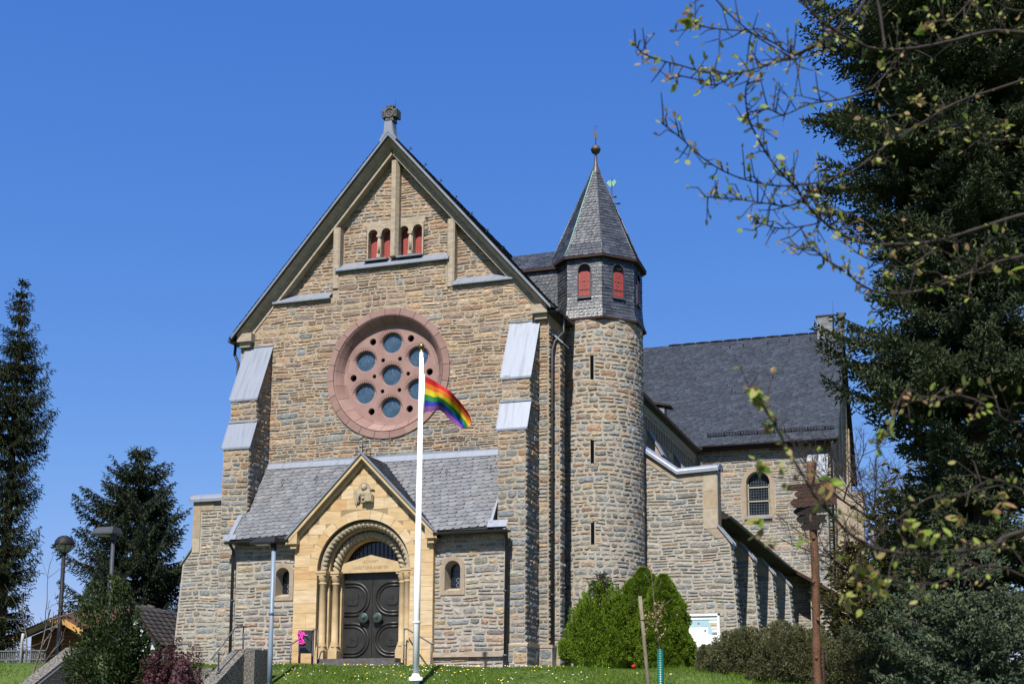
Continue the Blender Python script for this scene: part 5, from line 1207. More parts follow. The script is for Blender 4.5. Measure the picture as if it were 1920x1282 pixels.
m_.prism([(gl.x-.3, gl.z-.1), (ga.x, ga.z), (gr_.x+.4, gr_.z-.02), (gr_.x+.4, gr_.z-.06), (ga.x, ga.z-.06), (gl.x-.3, gl.z-.16)], 'y', yg+.0, yg+.6, 1)
k = 0; x = gl.x+1.9
while x < gr_.x+1.5: m_.tube([(x, yg+2.6, ga.z+.5), (x+.3, yg+2.6, ga.z+.45)], [.11, .08], 7, 2); x += .28
m_.build('roof', ['tiles_red', 'planks', 'tiles_dark'], t)
m_ = MB(); m_.prism([(gl.x-.3, gl.z-.1), (ga.x, ga.z+.02), (gr_.x+.4, gr_.z-.02), (gr_.x+.4, gr_.z-.24), (ga.x, ga.z-.2), (gl.x-.3, gl.z-.3)], 'y', yg-.06, yg-.01); m_.box(ga.x-.1, ga.x+.14, yg-.12, yg-.06, ga.z-.42, ga.z+.06); m_.build('bargeboard', 'barge', t)
D2 = 46
t = thing('white_house', (H(290, 1200, D2).x, H(290, 1200, D2).y, -.3), 'white gabled house with a dark tiled roof behind the left bushes', 'house')
a0, a1, a2 = H(258, 1143, D2), H(318, 1212, D2), H(190, 1205, D2)
m_ = MB(); m_.prism([(a2.x, -1), (a1.x-.1, -1), (a1.x-.1, a1.z), (a0.x, a0.z), (a2.x, a2.z)], 'y', a0.y, a0.y+5, 0); m_.build('wall', 'render', t)
m_ = MB(); m_.prism([(a0.x, a0.z), (a1.x+.1, a1.z-.1), (a1.x+.1, a1.z-.02), (a0.x, a0.z+.1)], 'y', a0.y-.3, a0.y+.2, 1); m_.prism([(a2.x, a2.z), (a0.x, a0.z), (a0.x, a0.z+.1), (a2.x-.1, a2.z+.08)], 'y', a0.y-.3, a0.y+.2, 1)
b0, b1 = H(268, 1143, D2+3), H(302, 1143, D2+3)
tiled(m_, (a1.x+.15, a0.y-.3, a1.z), (a1.x+.15, a0.y+5, a1.z), (a0.x, a0.y+5, a0.z+.1), (a0.x, a0.y-.3, a0.z+.1), 0, 9, 14)
tiled(m_, H(278, 1167, D2+1), H(305, 1160, D2+1), H(302, 1141, D2+2), H(270, 1141, D2+2), 0, 5, 7); m_.build('roof', ['tiles_dark', 'board'], t)
m_ = MB(); tiled(m_, H(306, 1212, D2+1), H(365, 1212, D2+1), H(365, 1162, D2+4), H(281, 1162, D2+4), 0, 14, 16); x = H(281, 1162, D2+4); m_.box(x.x+.1, x.x+3.5, x.y, x.y+3, -1, x.z-.5, 1); m_.build('lower_roof', ['tiles_dark', 'render'], t)
# ---------------------------------------------------------------- vegetation
def unit(a): return a/np.maximum(1e-9, np.linalg.norm(a, axis=-1, keepdims=True))
def kites(pos, d, ln, wd, blades, rng, mid=.45):
    """each sprig = crossed pointed blades along d"""
    n = len(pos); d = unit(d); r_ = unit(np.cross(d, rng.normal(size=(n, 3)))); b = np.cross(d, r_)
    ln = np.broadcast_to(ln, (n,))[:, None]; wd = np.broadcast_to(wd, (n,))[:, None]; out = []
    for k in range(blades):
        t = PI*k/blades; s_ = (r_*cos(t)+b*sin(t))*wd*.5
        out.append(np.stack([pos, pos+d*ln*mid+s_, pos+d*ln, pos+d*ln*mid-s_], 1))
    V = np.concatenate(out, 0).reshape(-1, 3); Fq = np.arange(len(V)).reshape(-1, 4); return V, Fq
def needles(pos, d, ln, m, nl, nw, rng, ang=.9):
    """bottle-brush sprigs: m pointed needles around each axis"""
    n = len(pos); d = unit(d); ln = np.broadcast_to(ln, (n,))
    s_ = rng.uniform(.0, 1, (n, m, 1)); P = pos[:, None]+d[:, None]*s_*ln[:, None, None]
    q = rng.normal(size=(n, m, 3)); q = unit(q-(q*d[:, None]).sum(-1, keepdims=True)*d[:, None])
    nd = unit(d[:, None]*(1-ang*.55)+q*ang); sd = unit(np.cross(nd, rng.normal(size=(n, m, 3))))*nw*.5
    L_ = nl*rng.uniform(.7, 1.2, (n, m, 1)); V = np.stack([P-sd, P+sd, P+nd*L_], 2).reshape(-1, 3)
    return V, np.arange(len(V)).reshape(-1, 3)
def leaves(pos, nrm, size, rng, asp=.55, jitter=.8):
    n = len(pos); nn = unit(nrm+rng.normal(size=(n, 3))*jitter); a = unit(np.cross(nn, rng.normal(size=(n, 3)))); b = np.cross(nn, a)
    s_ = (np.broadcast_to(size, (n,))*rng.uniform(.6, 1.3, n))[:, None]
    V = np.stack([pos-a*s_*.5, pos+b*s_*asp*.5+nn*s_*.08, pos+a*s_*.5, pos-b*s_*asp*.5+nn*s_*.08], 1).reshape(-1, 3)
    return V, np.arange(len(V)).reshape(-1, 4)
def cat2(parts):
    V = []; Fs = []; o = 0
    for v, f in parts: V.append(v); Fs.append(f+o); o += len(v)
    return np.concatenate(V), np.concatenate(Fs)
LK = {'dwarf_needles': 1.35, 'grass_blades': 1.45, 'bud_leaves': 1.0, 'dry_leaves': 1.0, 'cotoneaster_leaves': 1.9, 'blue_spruce_needles': .85, 'bright_spruce_needles': 1.15, 'fir_needles': 1.1, 'plum_leaves': 1.1, 'cypress_leaves': 1.3}
def leafmat(name, cols, scale=3, rough=.6, trans=.15, spec=.25):
    cols = sc_(cols, .81*LK.get(name, .82))
    m, t, b, N, L = nodes(name); b.inputs['Roughness'].default_value = rough; b.inputs['Specular IOR Level'].default_value = spec
    g = N.new('ShaderNodeNewGeometry'); r_ = ramp(N, cols); n = noise(N, L, scale, 3)
    ad = N.new('ShaderNodeMath'); ad.operation = 'MULTIPLY_ADD'; ad.inputs[1].default_value = .55; L.new(g.outputs['Random Per Island'], ad.inputs[0])
    mr = N.new('ShaderNodeMapRange'); mr.inputs[1].default_value = .3; mr.inputs[2].default_value = .7; mr.inputs[3].default_value = 0; mr.inputs[4].default_value = .45; L.new(n.outputs[0], mr.inputs[0]); L.new(mr.outputs[0], ad.inputs[2])
    L.new(ad.outputs[0], r_.inputs[0]); L.new(r_.outputs[0], b.inputs['Base Color'])
    tr = N.new('ShaderNodeBsdfTranslucent'); L.new(r_.outputs[0], tr.inputs[0]); mx = N.new('ShaderNodeMixShader'); mx.inputs[0].default_value = trans
    L.new(b.outputs[0], mx.inputs[1]); L.new(tr.outputs[0], mx.inputs[2]); L.new(mx.outputs[0], N['Material Output'].inputs[0]); M[name] = m
leafmat('spruce_needles', [(.022, .034, .016), (.042, .058, .026), (.065, .08, .036), (.08, .066, .038)], 3, .75, .15, .1)
leafmat('fir_needles', [(.022, .036, .024), (.04, .058, .036), (.062, .08, .048), (.07, .08, .04)], 3, .75, .15, .1)
leafmat('blue_spruce_needles', [(.045, .065, .038), (.08, .11, .06), (.125, .155, .095), (.12, .135, .05), (.17, .19, .13)], 3, .75, .15, .1)
leafmat('dwarf_needles', [(.06, .105, .007), (.095, .16, .012), (.135, .21, .02), (.13, .16, .025)], 5, .75, .2, .1)
leafmat('yew_leaves', [(.025, .045, .012), (.05, .08, .02), (.085, .12, .03)], 5)
leafmat('plum_leaves', [(.03, .011, .015), (.06, .02, .026), (.10, .035, .04)], 5)
leafmat('cotoneaster_leaves', [(.03, .035, .014), (.05, .055, .022), (.075, .075, .034), (.065, .04, .024)], 5)
leafmat('cypress_leaves', [(.03, .035, .006), (.07, .07, .014), (.12, .11, .02)], 4)
leafmat('bud_leaves', [(.16, .28, .02), (.24, .36, .04), (.33, .33, .09), (.38, .22, .12), (.3, .12, .08)], 40, .5, .45)
leafmat('dry_leaves', [(.36, .24, .14), (.5, .34, .2), (.42, .26, .14)], 5)
M['twig'] = mat('twig_bark', [(.028, .02, .017), (.06, .043, .034)], 14, .85); M['grey_twig'] = mat('grey_twig_bark', [(.14, .11, .09), (.24, .2, .17)], 14, .85)

def conifer(name, base, H_, prof, lab, matn, seed, zlow=.0, nwh=60, nb=6, droop=.35, up=.25, tw=.42, sprig=(.26, .075), needle=None, density=1.0, trunk=.22, leafstep=.12, hang=.0, jit=.35, group=None, up3=0):
    """whorls of branches; prof(t) = crown radius at height fraction t"""
    rng = np.random.default_rng(seed); t = thing(name, base, lab, 'tree', group); b = np.array(base, float)
    P_ = []; D_ = []; bm = MB()
    bm.tube([(b[0], b[1], b[2]-.3), (b[0]+.05, b[1], b[2]+H_*.5), (b[0], b[1], b[2]+H_*.985)], [trunk, trunk*.6, .02], 10); bm.build('trunk', 'bark', t)
    lm = MB()
    for i in range(nwh):
        f = zlow+(1-zlow)*((i+rng.uniform(-.4, .4))/nwh); f = min(max(f, zlow), .992); r0 = prof(f)
        if r0 < .04: r0 = .05
        a0 = rng.uniform(0, 6.28)
        for k in range(nb if r0 > .3 else max(3, nb-2)):
            a = a0+2*PI*k/nb+rng.uniform(-.35, .35); r_ = r0*rng.uniform(1-jit, 1.12); az = np.array([cos(a), sin(a), 0]); side = np.array([-sin(a), cos(a), 0])
            dr, u_ = droop*rng.uniform(.6, 1.4), up*rng.uniform(.5, 1.4)
            def pt(s_): return b+np.array([0, 0, f*H_])+az*r_*s_+np.array([0, 0, r_*(u_*s_*s_*s_*1.2-dr*s_)])
            lm.tube([pt(0), pt(.35), pt(.7), pt(.97)], [.012+r_*.012, .01+r_*.009, .008+r_*.004, .004], 4, 0, True, False)
            ns = max(3, int(r_/leafstep/1.4*density)); ss = np.linspace(.12, 1, ns)
            for s_ in ss:
                p0 = pt(s_); tl = (min(tw, .42)*r_*(1.02-s_)**.8+.12)*rng.uniform(.7, 1.15)
                for sd in (-1, 1):
                    dirv = unit(az*.75+side*sd*rng.uniform(.6, 1.0)+np.array([0, 0, rng.uniform(-.25, .12)-hang*.4])); m = max(1, int(tl/leafstep*density))
                    tt = (np.arange(m)+rng.uniform(0, 1))/m
                    pp = p0+dirv*(tl*tt)[:, None]+np.array([0, 0, -1])*(hang*tl*tt*tt)[:, None]
                    P_.append(pp); jd = rng.normal(size=(m, 3))*.45; D_.append(dirv+jd+np.array([0, 0, -hang*.8]))
                    for q3 in range(up3): P_.append(pp+rng.normal(size=(m, 3))*.03); D_.append(dirv*.5+rng.normal(size=(m, 3))*.5+np.array([0, 0, .55]))
                P_.append(p0[None]); D_.append((az+rng.normal(size=3)*.3+np.array([0, 0, .15]))[None])
                if hang > .2: P_.append(np.repeat(p0[None], 2, 0)+rng.normal(size=(2, 3))*.05); D_.append(np.array([[0, 0, -1.]]*2)+rng.normal(size=(2, 3))*.25)
    lm.build('limbs', 'bark', t)
    pos = np.concatenate(P_); dr_ = np.concatenate(D_); n = len(pos)
    if needle: V, Fq = needles(pos, dr_, sprig[0]*rng.uniform(.7, 1.3, n), needle[0], needle[1], needle[2], rng); 
    else: V, Fq = kites(pos, dr_, sprig[0]*rng.uniform(.6, 1.3, n), sprig[1]*rng.uniform(.7, 1.3, n), 3, rng)
    np_obj('crown', V, Fq, matn, t); print(name, n, len(Fq)); return t
leafmat('bright_spruce_needles', [(.045, .07, .045), (.08, .115, .072), (.125, .16, .11), (.12, .14, .06), (.17, .19, .14)], 3, .75, .15, .1)
def pw(tab):
    xs = [a for a, _ in tab]; ys = [b_ for _, b_ in tab]; return lambda f: float(np.interp(f, xs, ys))
# tall spruce at the left edge
b = AT(-6, 1262, 45); top = AT(13, 478, 45)
conifer('spruce_tree', (b.x, b.y, gz(b.x, b.y)), top.z-gz(b.x, b.y), pw([(0, .9), (.12, 1.0), (.28, 1.3), (.4, 1.0), (.5, 1.1), (.58, 1.5), (.69, 1.45), (.76, 1.05), (.83, .75), (.88, .42), (.94, .36), (.98, .18), (1, .05)]), 'tall narrow dark spruce with hanging twigs at the left edge', 'spruce_needles', 3, .04, 46, 7, .12, .38, sprig=(.17, .034), hang=.55, density=1.7, leafstep=.1, jit=.6, tw=.34)
b = AT(244, 1240, 58); top = AT(262, 815, 58)
conifer('fir_tree', (b.x, b.y, -.5), top.z+.5, pw([(0, 2.9), (.2, 3.1), (.34, 3.2), (.49, 3.2), (.55, 2.6), (.62, 2.75), (.735, 2.3), (.8, 1.75), (.85, 1.65), (.9, .9), (.95, .55), (1, .08)]), 'broad dark fir with upswept branches behind the boxy lamp', 'fir_needles', 5, .1, 28, 7, .02, .35, sprig=(.22, .05), density=1.55, leafstep=.11, hang=.3, jit=.55, trunk=.22, tw=.36)
# big blue spruce on the right
b = AT(1862, 1280, 22); zb = gz(b.x, b.y); zof = lambda py: AT(1800, py, 22).z
HB = 17.5
tabs = [(-900, .2), (-700, .8), (-300, 2.2), (0, 3.1), (60, 2.75), (150, 2.5), (200, 2.45), (262, 3.3), (330, 2.6), (400, 1.95), (450, 1.95), (540, 2.0), (600, 3.1), (660, 3.0), (720, 2.55), (770, 2.0), (830, 1.6), (900, 1.25), (990, 1.8), (1080, 2.1), (1180, 2.2), (1280, 2.2), (1400, 2.0)]
tb = sorted([((zof(py)-zb)/HB, r_) for py, r_ in tabs])
conifer('blue_spruce_tree', (b.x, b.y, zb), HB, pw(tb), 'huge blue green spruce filling the upper right edge', 'blue_spruce_needles', 11, .0, 46, 8, .1, .22, tw=.46, sprig=(.12, .034), density=1.45, leafstep=.085, jit=.42, trunk=.28, hang=.1, up3=1)
b = AT(1835, 1400, 17.5)
conifer('blue_spruce_tree', (b.x, b.y, gz(b.x, b.y)), AT(1835, 1015, 17.5).z-gz(b.x, b.y), pw([(0, 1.35), (.3, 1.4), (.5, 1.28), (.7, .95), (.85, .6), (1, .06)]), 'small blue green spruce with bright pads, low in front of the huge spruce', 'bright_spruce_needles', 77, .0, 15, 8, -.12, .2, tw=.5, sprig=(.085, .03), density=1.1, leafstep=.06, jit=.3, trunk=.07, up3=1)
# golden cypress and dark thicket behind it
for px, py0, py1, d, r_, sd, lb in ((1700, 905, 1290, 33, 1.5, 21, 'golden green cypress half in shade behind the blue spruce'), (1610, 1010, 1290, 36, 1.1, 22, 'low golden green cypress beside the transept corner'), (1800, 800, 1290, 31, 1.9, 23, 'tall dark golden cypress deep behind the blue spruce')):
    b = AT(px, py1, d); z0 = gz(b.x, b.y); top = AT(px, py0, d)
    conifer('cypress_tree', (b.x, b.y, z0), top.z-z0, pw([(0, r_), (.5, r_*.95), (.8, r_*.6), (1, .1)]), lb, 'cypress_leaves', sd, .02, 30, 7, -.3, .3, sprig=(.2, .06), leafstep=.13, density=.9, jit=.4, group='golden cypresses behind the blue spruce')

def lump(c, r_, bumps, rng, n=26000, flat=.0):
    """points + normals of a lumpy closed mound; r_ = (rx, ry, rz)"""
    u = unit(rng.normal(size=(n, 3))); u[:, 2] = np.where(u[:, 2] < -.25, -u[:, 2], u[:, 2])
    k = unit(rng.normal(size=(bumps, 3))); dt = np.clip((u @ k.T), -1, 1); near = dt.max(1); h = 1+.22*(np.clip((near-.9)/.1, -1.5, 1))
    return u, h
def bush(name, parts, lab, matn, seed, size, cat='shrub', shape='dome', leaf='leaf', group=None, cnt=9000, bumps=60, depth=.14, core=None):
    """parts = list of (centre base, rx, ry, height); lumpy crown of many small leaves round a twiggy core"""
    rng = np.random.default_rng(seed); c0 = parts[0][0]; t = thing(name, c0, lab, cat, group); out = []; st = MB()
    for c, rx_, ry_, hh in parts:
        n = cnt; u = unit(rng.normal(size=(n, 3))); u[:, 2] = np.abs(u[:, 2])**(.8)*np.sign(u[:, 2]+.18); u = unit(u)
        zz = (u[:, 2]+.18)/1.18; dep = 1-depth*rng.random(n)**2.2*1.6; tz = rng.random(n)**1.2
        cone = lambda t_: np.interp(t_, [0, .12, .35, .65, .85, 1], [.9, 1, .95, .72, .42, .08])
        rad = np.linalg.norm(u[:, :2], axis=1, keepdims=True); dirh = u[:, :2]/np.maximum(rad, 1e-6)
        if shape == 'cone': q_ = np.concatenate([dirh*cone(tz)[:, None], tz[:, None]*1.7], 1)
        else: q_ = u
        k = q_[rng.integers(0, n, bumps)]; d2 = ((q_*q_).sum(1)[:, None]+(k*k).sum(1)[None]-2*(q_ @ k.T)); nd = np.sqrt(np.maximum(0, np.partition(d2, 1, 1)[:, :2])); edge = np.clip((nd[:, 1]-nd[:, 0])/.16, 0, 1); lift = rng.uniform(-.07, .07, bumps)[d2.argmin(1)]
        lumpf = .78+.25*edge**.8+lift; f = lumpf*dep
        if shape == 'cone': xy = dirh*(cone(tz)*f)[:, None]; z = tz*(.93+.07*f); nz = np.full(n, .55)
        else:
            sq = 1/np.maximum(1e-6, (np.abs(u[:, 0])**2.6+np.abs(u[:, 1])**2.6+np.abs(zz)**2.2))**.42; f = f*np.clip(sq, .9, 1.25)
            xy = u[:, :2]*f[:, None]; z = np.clip(zz, 0, 1)*f; nz = u[:, 2]+.15; dirh = u[:, :2]
        pos = np.stack([c[0]+xy[:, 0]*rx_, c[1]+xy[:, 1]*ry_, c[2]+z*hh], 1); nrm = np.concatenate([dirh, nz[:, None]], 1)
        if leaf == 'leaf': out.append(leaves(pos, nrm, size, rng))
        else: out.append(kites(pos, nrm+rng.normal(size=(n, 3))*.6, size*rng.uniform(.7, 1.4, n), size*.42, 2, rng))
        for q in range(10):
            a = rng.uniform(0, 6.28); e = rng.uniform(.3, .8); st.tube([(c[0]+.03*cos(a), c[1]+.03*sin(a), c[2]-.2), (c[0]+rx_*e*.4*cos(a), c[1]+ry_*e*.4*sin(a), c[2]+hh*.4), (c[0]+rx_*e*cos(a), c[1]+ry_*e*sin(a), c[2]+hh*.8*(1-e*.5))], [.03, .02, .006], 5)
        if core:   # dense inner twig mass
            nn, mm = 10, 20; vs = []
            for i in range(nn+1):
                f_ = i/nn; pr = float(np.interp(f_, [0, .12, .35, .65, .85, 1], [.82, 1, .86, .54, .28, .03])) if shape == 'cone' else sqrt(max(0, 1-f_*f_))
                for j in range(mm): a = 2*PI*j/mm; k_ = core*(1+.08*sin(5*a+i)); vs.append((c[0]+rx_*pr*k_*cos(a), c[1]+ry_*pr*k_*sin(a), c[2]+hh*f_*core))
            st.add(vs, [(i*mm+j, i*mm+(j+1) % mm, (i+1)*mm+(j+1) % mm, (i+1)*mm+j) for i in range(nn) for j in range(mm)], 1, True)
    st.build('stems', ['twig', M[matn]], t); V, Fq = cat2(out); np_obj('foliage', V, Fq, matn, t); return t
def B(px, py, d, dz=0): p = AT(px, py, d); return (p.x, p.y, gz(p.x, p.y)+dz)
def W_(d): return d/F_PX
dc = 34.2; m1 = W_(dc)
def hgt(px, py0, base): return AT(px, py0, (Vector(base)-CAM).dot(fw)).z-base[2]
b1 = B(1128, 1255, dc); b2 = B(1207, 1258, dc+.3); b3 = B(1246, 1258, dc-.6)
bush('dwarf_spruce', [((b1[0], b1[1], b1[2]-.05), 76*m1, 64*m1, hgt(1128, 1092, b1))], 'broad bright green dwarf spruce mound at the church corner', 'dwarf_needles', 31, .062, 'conifer', 'dome', 'kite', 'clipped dwarf conifers by the turret', 46000, 170, .07, .72)
bush('dwarf_spruce', [(b2, 74*m1, 56*m1, hgt(1207, 1060, b2))], 'tallest dwarf spruce cone between the broad mound and the pointed one', 'dwarf_needles', 32, .062, 'conifer', 'cone', 'kite', 'clipped dwarf conifers by the turret', 38000, 130, .07, .72)
bush('dwarf_spruce', [(b3, 58*m1, 56*m1, hgt(1248, 1072, b3))], 'pointed dwarf spruce cone beside the notice board', 'dwarf_needles', 33, .062, 'conifer', 'cone', 'kite', 'clipped dwarf conifers by the turret', 44000, 150, .07, .72)
p = AT(1124, 1118, dc+.2)
conifer('spruce_sapling', (p.x, p.y, p.z-.3), .62+.3, pw([(0, .3), (.5, .28), (.8, .18), (1, .03)]), 'small dark spruce leader sticking out above the broad green mound', 'fir_needles', 41, .3, 9, 6, -.5, .3, sprig=(.1, .02), leafstep=.04, density=.8, trunk=.02)
d = 30.5; q1, q2, q3 = B(1400, 1275, 31), B(1490, 1275, 30), B(1600, 1282, 29)
dn = lambda q: (q[0], q[1], q[2]-.38)
bush('cotoneaster_shrub', [(dn(q1), 85*W_(31), .95, hgt(1400, 1178, q1)+.38), (dn(q2), 95*W_(30), 1.1, hgt(1490, 1168, q2)+.38), (dn(q3), 90*W_(29), 1.0, hgt(1600, 1182, q3)+.38), (B(1335, 1262, 33), .38, .4, .75)], 'wide brown green cotoneaster shrub around the foot of the signpost', 'cotoneaster_leaves', 51, .06, 'shrub', 'dome', 'kite', None, 42000, 160, .14, .7)
q = B(195, 1290, 26); q2 = B(245, 1290, 26.4)
bush('yew_bush', [(q, .84, .8, hgt(190, 1108, q)), (q2, .75, .7, hgt(245, 1150, q2))], 'loose dark green yew bush in front of the boxy lamp', 'yew_leaves', 61, .085, 'shrub', 'dome', 'kite', None, 26000, 40, .3, .74)
q = B(334, 1285, 26); q2 = B(285, 1285, 25.6)
bush('plum_bush', [(q, .70, .65, hgt(338, 1188, q)), (q2, .45, .5, hgt(285, 1222, q2))], 'rounded dark purple bush beside the pier of the stair wall', 'plum_leaves', 71, .055, 'shrub', 'dome', 'leaf', 'purple bushes', 24000, 70, .16, .86)
q = B(150, 1320, 24.5); bush('plum_bush', [(q, .8, .5, hgt(150, 1268, q))], 'low purple bush along the bottom edge below the yew', 'plum_leaves', 72, .05, 'shrub', 'dome', 'leaf', 'purple bushes', 9000, 50, .25, .82)
q = B(105, 1225, 31.5, .3); bush('ivy_plant', [(q, .35, .25, .75)], 'pale green leafy plant on the sloping stair wall', 'yew_leaves', 73, .11, 'plant', 'dome', 'leaf', None, 700, 12, .5)

# bare trees
def bare(name, base, lab, seed, H_, spread, mtn, depth=5, lean=(0, 0), r0=.08, cat='tree', n0=5, rmin=.004):
    rng = random.Random(seed); t = thing(name, base, lab, cat); tr = MB(); br = MB()
    def grow(p, d, ln, r_, lev):
        n = 5; pts = [p]; dd = d.copy()
        for i in range(n):
            dd = (dd+Vector((rng.gauss(0, .12), rng.gauss(0, .12), rng.gauss(0, .08)+(.05 if lev else 0)))).normalized(); pts.append(pts[-1]+dd*ln/n)
        (tr if lev == 0 else br).tube(pts, [max(rmin, r_*(1-.5*i/n)) for i in range(n+1)], 7 if lev == 0 else 4, 0, True, False)
        if lev < depth:
            for k in range(rng.randint(3, 5) if lev else n0):
                s_ = rng.uniform(.25, 1) if lev else rng.uniform(.3, 1); i = min(n-1, int(s_*n)); q = pts[i].lerp(pts[i+1], s_*n-i)
                a = Vector((rng.gauss(0, 1)*spread, rng.gauss(0, 1)*spread, rng.gauss(.25, .4))).normalized(); grow(q, (dd*.55+a*.75).normalized(), ln*rng.uniform(.45, .72), max(rmin, r_*.52), lev+1)
    grow(Vector(base), Vector((lean[0], lean[1], 1)).normalized(), H_, r0, 0)
    tr.build('trunk', mtn, t); br.build('branches', mtn, t); return t
b = AT(1668, 1290, 34); bare('bare_tree', (b.x, b.y, gz(b.x, b.y)), 'leafless twiggy tree between the transept and the blue spruce', 8, 4.3, 1.1, 'twig', 5, (-.12, 0), .09, n0=9)
b = AT(55, 1262, 33); bare('bare_sapling', (b.x, b.y, gz(b.x, b.y)-.1), 'slender leafless sapling before the timber house', 4, 2.5, .35, 'grey_twig', 2, (.06, 0), .03, n0=5, rmin=.006)
b = AT(46, 1240, 37); bare('bare_sapling', (b.x, b.y, gz(b.x, b.y)-.1), 'thin leafless sapling leaning left behind the pale fence post', 14, 2.2, .35, 'grey_twig', 1, (-.12, 0), .024, n0=3, rmin=.006)

# young tree with guard and stake
d = 27.5; b = AT(1239, 1300, d); zg = gz(b.x, b.y); zt = AT(1238, 1218, d).z
t = thing('young_tree', (b.x, b.y, zg), 'thin young tree with dry brown leaves in a green tube guard', 'tree')
m_ = MB(); pts = [(b.x, b.y, zg-.2), (b.x-.02, b.y, zt), AT(1231, 1170, d), AT(1226, 1120, d), AT(1222, 1080, d), AT(1217, 1055, d)]; m_.tube(pts, [.022, .02, .016, .012, .009, .004], 7); m_.build('trunk', 'grey_twig', t)
m_ = MB(); rr_ = random.Random(5)
for (x0, y0), (x1, y1) in (((1230, 1165), (1246, 1122)), ((1228, 1140), (1262, 1121)), ((1226, 1120), (1240, 1085)), ((1224, 1100), (1205, 1070)), ((1222, 1090), (1238, 1050)), ((1232, 1185), (1215, 1165))):
    A, Bp = AT(x0, y0, d), AT(x1, y1, d-.1); m_.tube([A, A.lerp(Bp, .5)+Vector((.03, 0, -.02)), Bp], [.008, .006, .003], 4)
m_.build('branches', 'grey_twig', t)
rng = np.random.default_rng(6); cs = []
for px, py, k in ((1228, 1150, 45), (1240, 1160, 30), (1232, 1135, 30), (1215, 1150, 18), (1246, 1182, 20), (1222, 1178, 18), (1236, 1170, 20)):
    c = np.array(AT(px, py, d)); cs.append(c+rng.normal(size=(k, 3))*np.array([.07, .07, .1]))
pos = np.concatenate(cs); V, Fq = leaves(pos, rng.normal(size=pos.shape), .05, rng, .5); np_obj('dry_foliage', V, Fq, 'dry_leaves', t)
M['guard'] = mat('green_plastic', [(.005, .13, .1), (.01, .18, .14)], 5, .4, spec=.5)
m_ = MB(); m_.lathe((b.x, b.y, zg), [(.072, -.1), (.072, zt-zg), (.066, zt-zg), (.066, 0)], 16); 
z = zg+.05
while z < zt: m_.lathe((b.x, b.y, z), [(.072, 0), (.076, .01), (.076, .018), (.072, .026)], 16); z += .05
m_.build('tree_guard', 'guard', t)
M['stake'] = mat('weathered_stake', [(.2, .17, .12), (.32, .28, .2)], 8, .85, .4, 30, stretch=(2, 2, .4))
A, Bp = AT(1200, 1117, d), AT(1217, 1300, d); m_ = MB(); m_.tube([Bp+(Bp-A)*.3, Bp, A.lerp(Bp, .5), A], .042, 10)
t = thing('stake', (Bp.x, Bp.y, gz(Bp.x, Bp.y)), 'leaning grey wooden stake beside the young tree', 'stake'); m_.build('stake_post', 'stake', t)
m_ = MB(); q0, q1 = AT(1205, 1163, d), AT(1229, 1170, d); m_.tube([q0, q0.lerp(q1, .5)+Vector((0, 0, -.01)), q1], .012, 5); m_.tube([q0+Vector((.05*cos(k), .05*sin(k), .004*k)) for k in range(9)], .012, 5)
M['rope'] = mat('coir_rope', [(.2, .11, .06), (.3, .18, .1)], 20, .9); m_.build('tie', 'rope', t)
# tulip and daffodils
M['petal_red'] = mat('red_petals', [(.7, .015, .01), (.8, .03, .02)], 5, .5, trans=.3); M['petal_yellow'] = mat('yellow_petals', [(.75, .65, .08), (.8, .75, .3)], 5, .5, trans=.3); M['stem'] = mat('flower_stem', [(.05, .13, .05), (.08, .18, .08)], 9, .6, trans=.2)
def flower(px, py, d, lab, nm, mt_, r_, cat='flower', group=None):
    p = AT(px, py, d); zg = gz(p.x, p.y); zh = max(p.z, zg+.12); t = thing(nm, (p.x, p.y, zg), lab, cat, group)
    m_ = MB(); m_.lathe((p.x, p.y, zh), [(.012, -r_*.9), (r_*.8, -r_*.5), (r_, .0), (r_*.85, r_*.6), (r_*.6, r_*.85), (r_*.5, .2*r_)], 7, 0); m_.build('bloom', mt_, t)
    m_ = MB(); m_.tube([(p.x, p.y, zg-.05), (p.x, p.y, zh-r_*.8)], .008, 5); rg = random.Random(px)
    for k in range(9): a = rg.uniform(0, 6.3); l_ = rg.uniform(.1, .2); h_ = rg.uniform(.12, .24); m_.add([(p.x+.02*cos(a), p.y+.02*sin(a), zg), (p.x+.012+l_*.5*cos(a), p.y+l_*.5*sin(a), zg+h_*.8), (p.x+l_*cos(a), p.y+l_*sin(a), zg+h_), (p.x-.012+l_*.5*cos(a), p.y+l_*.5*sin(a), zg+h_*.75)], [(0, 1, 2, 3)])
    m_.build('leaf_tuft', 'stem', t)
flower(1188, 1249, 29.5, 'single red tulip on the lawn left of the leaning stake', 'tulip', 'petal_red', .055)
flower(1195, 1262, 29.3, 'small yellow daffodil bud just below the red tulip', 'daffodil', 'petal_yellow', .03); flower(1258, 1264, 29.3, 'pale yellow daffodil right of the green tree guard', 'daffodil', 'petal_yellow', .035)

# lawn: grass blades, daisies, dandelions
rng = np.random.default_rng(99); n = 170000
x = rng.uniform(-4.5, 17, n); y = rng.uniform(-10.2, -5.0, n); x[130000:] = rng.uniform(-13, -4, n-130000); y[130000:] = rng.uniform(-9, 2, n-130000); z = np.array([gz(a, c) for a, c in zip(x, y)])
leafmat('grass_blades', [(.03, .066, .004), (.055, .105, .008), (.085, .145, .013), (.115, .135, .025)], 2.2, .6, .3)
h = rng.uniform(.03, .085, n)*(1+.5*np.sin(x*1.7+np.sin(y*2.1)*2)); a = rng.uniform(0, 6.28, n); wv = .008; ld = rng.normal(size=(n, 2))*.03
V = np.stack([np.stack([x-np.cos(a)*wv, y-np.sin(a)*wv, z], 1), np.stack([x+np.cos(a)*wv, y+np.sin(a)*wv, z], 1), np.stack([x+ld[:, 0], y+ld[:, 1], z+h], 1)], 1).reshape(-1, 3)
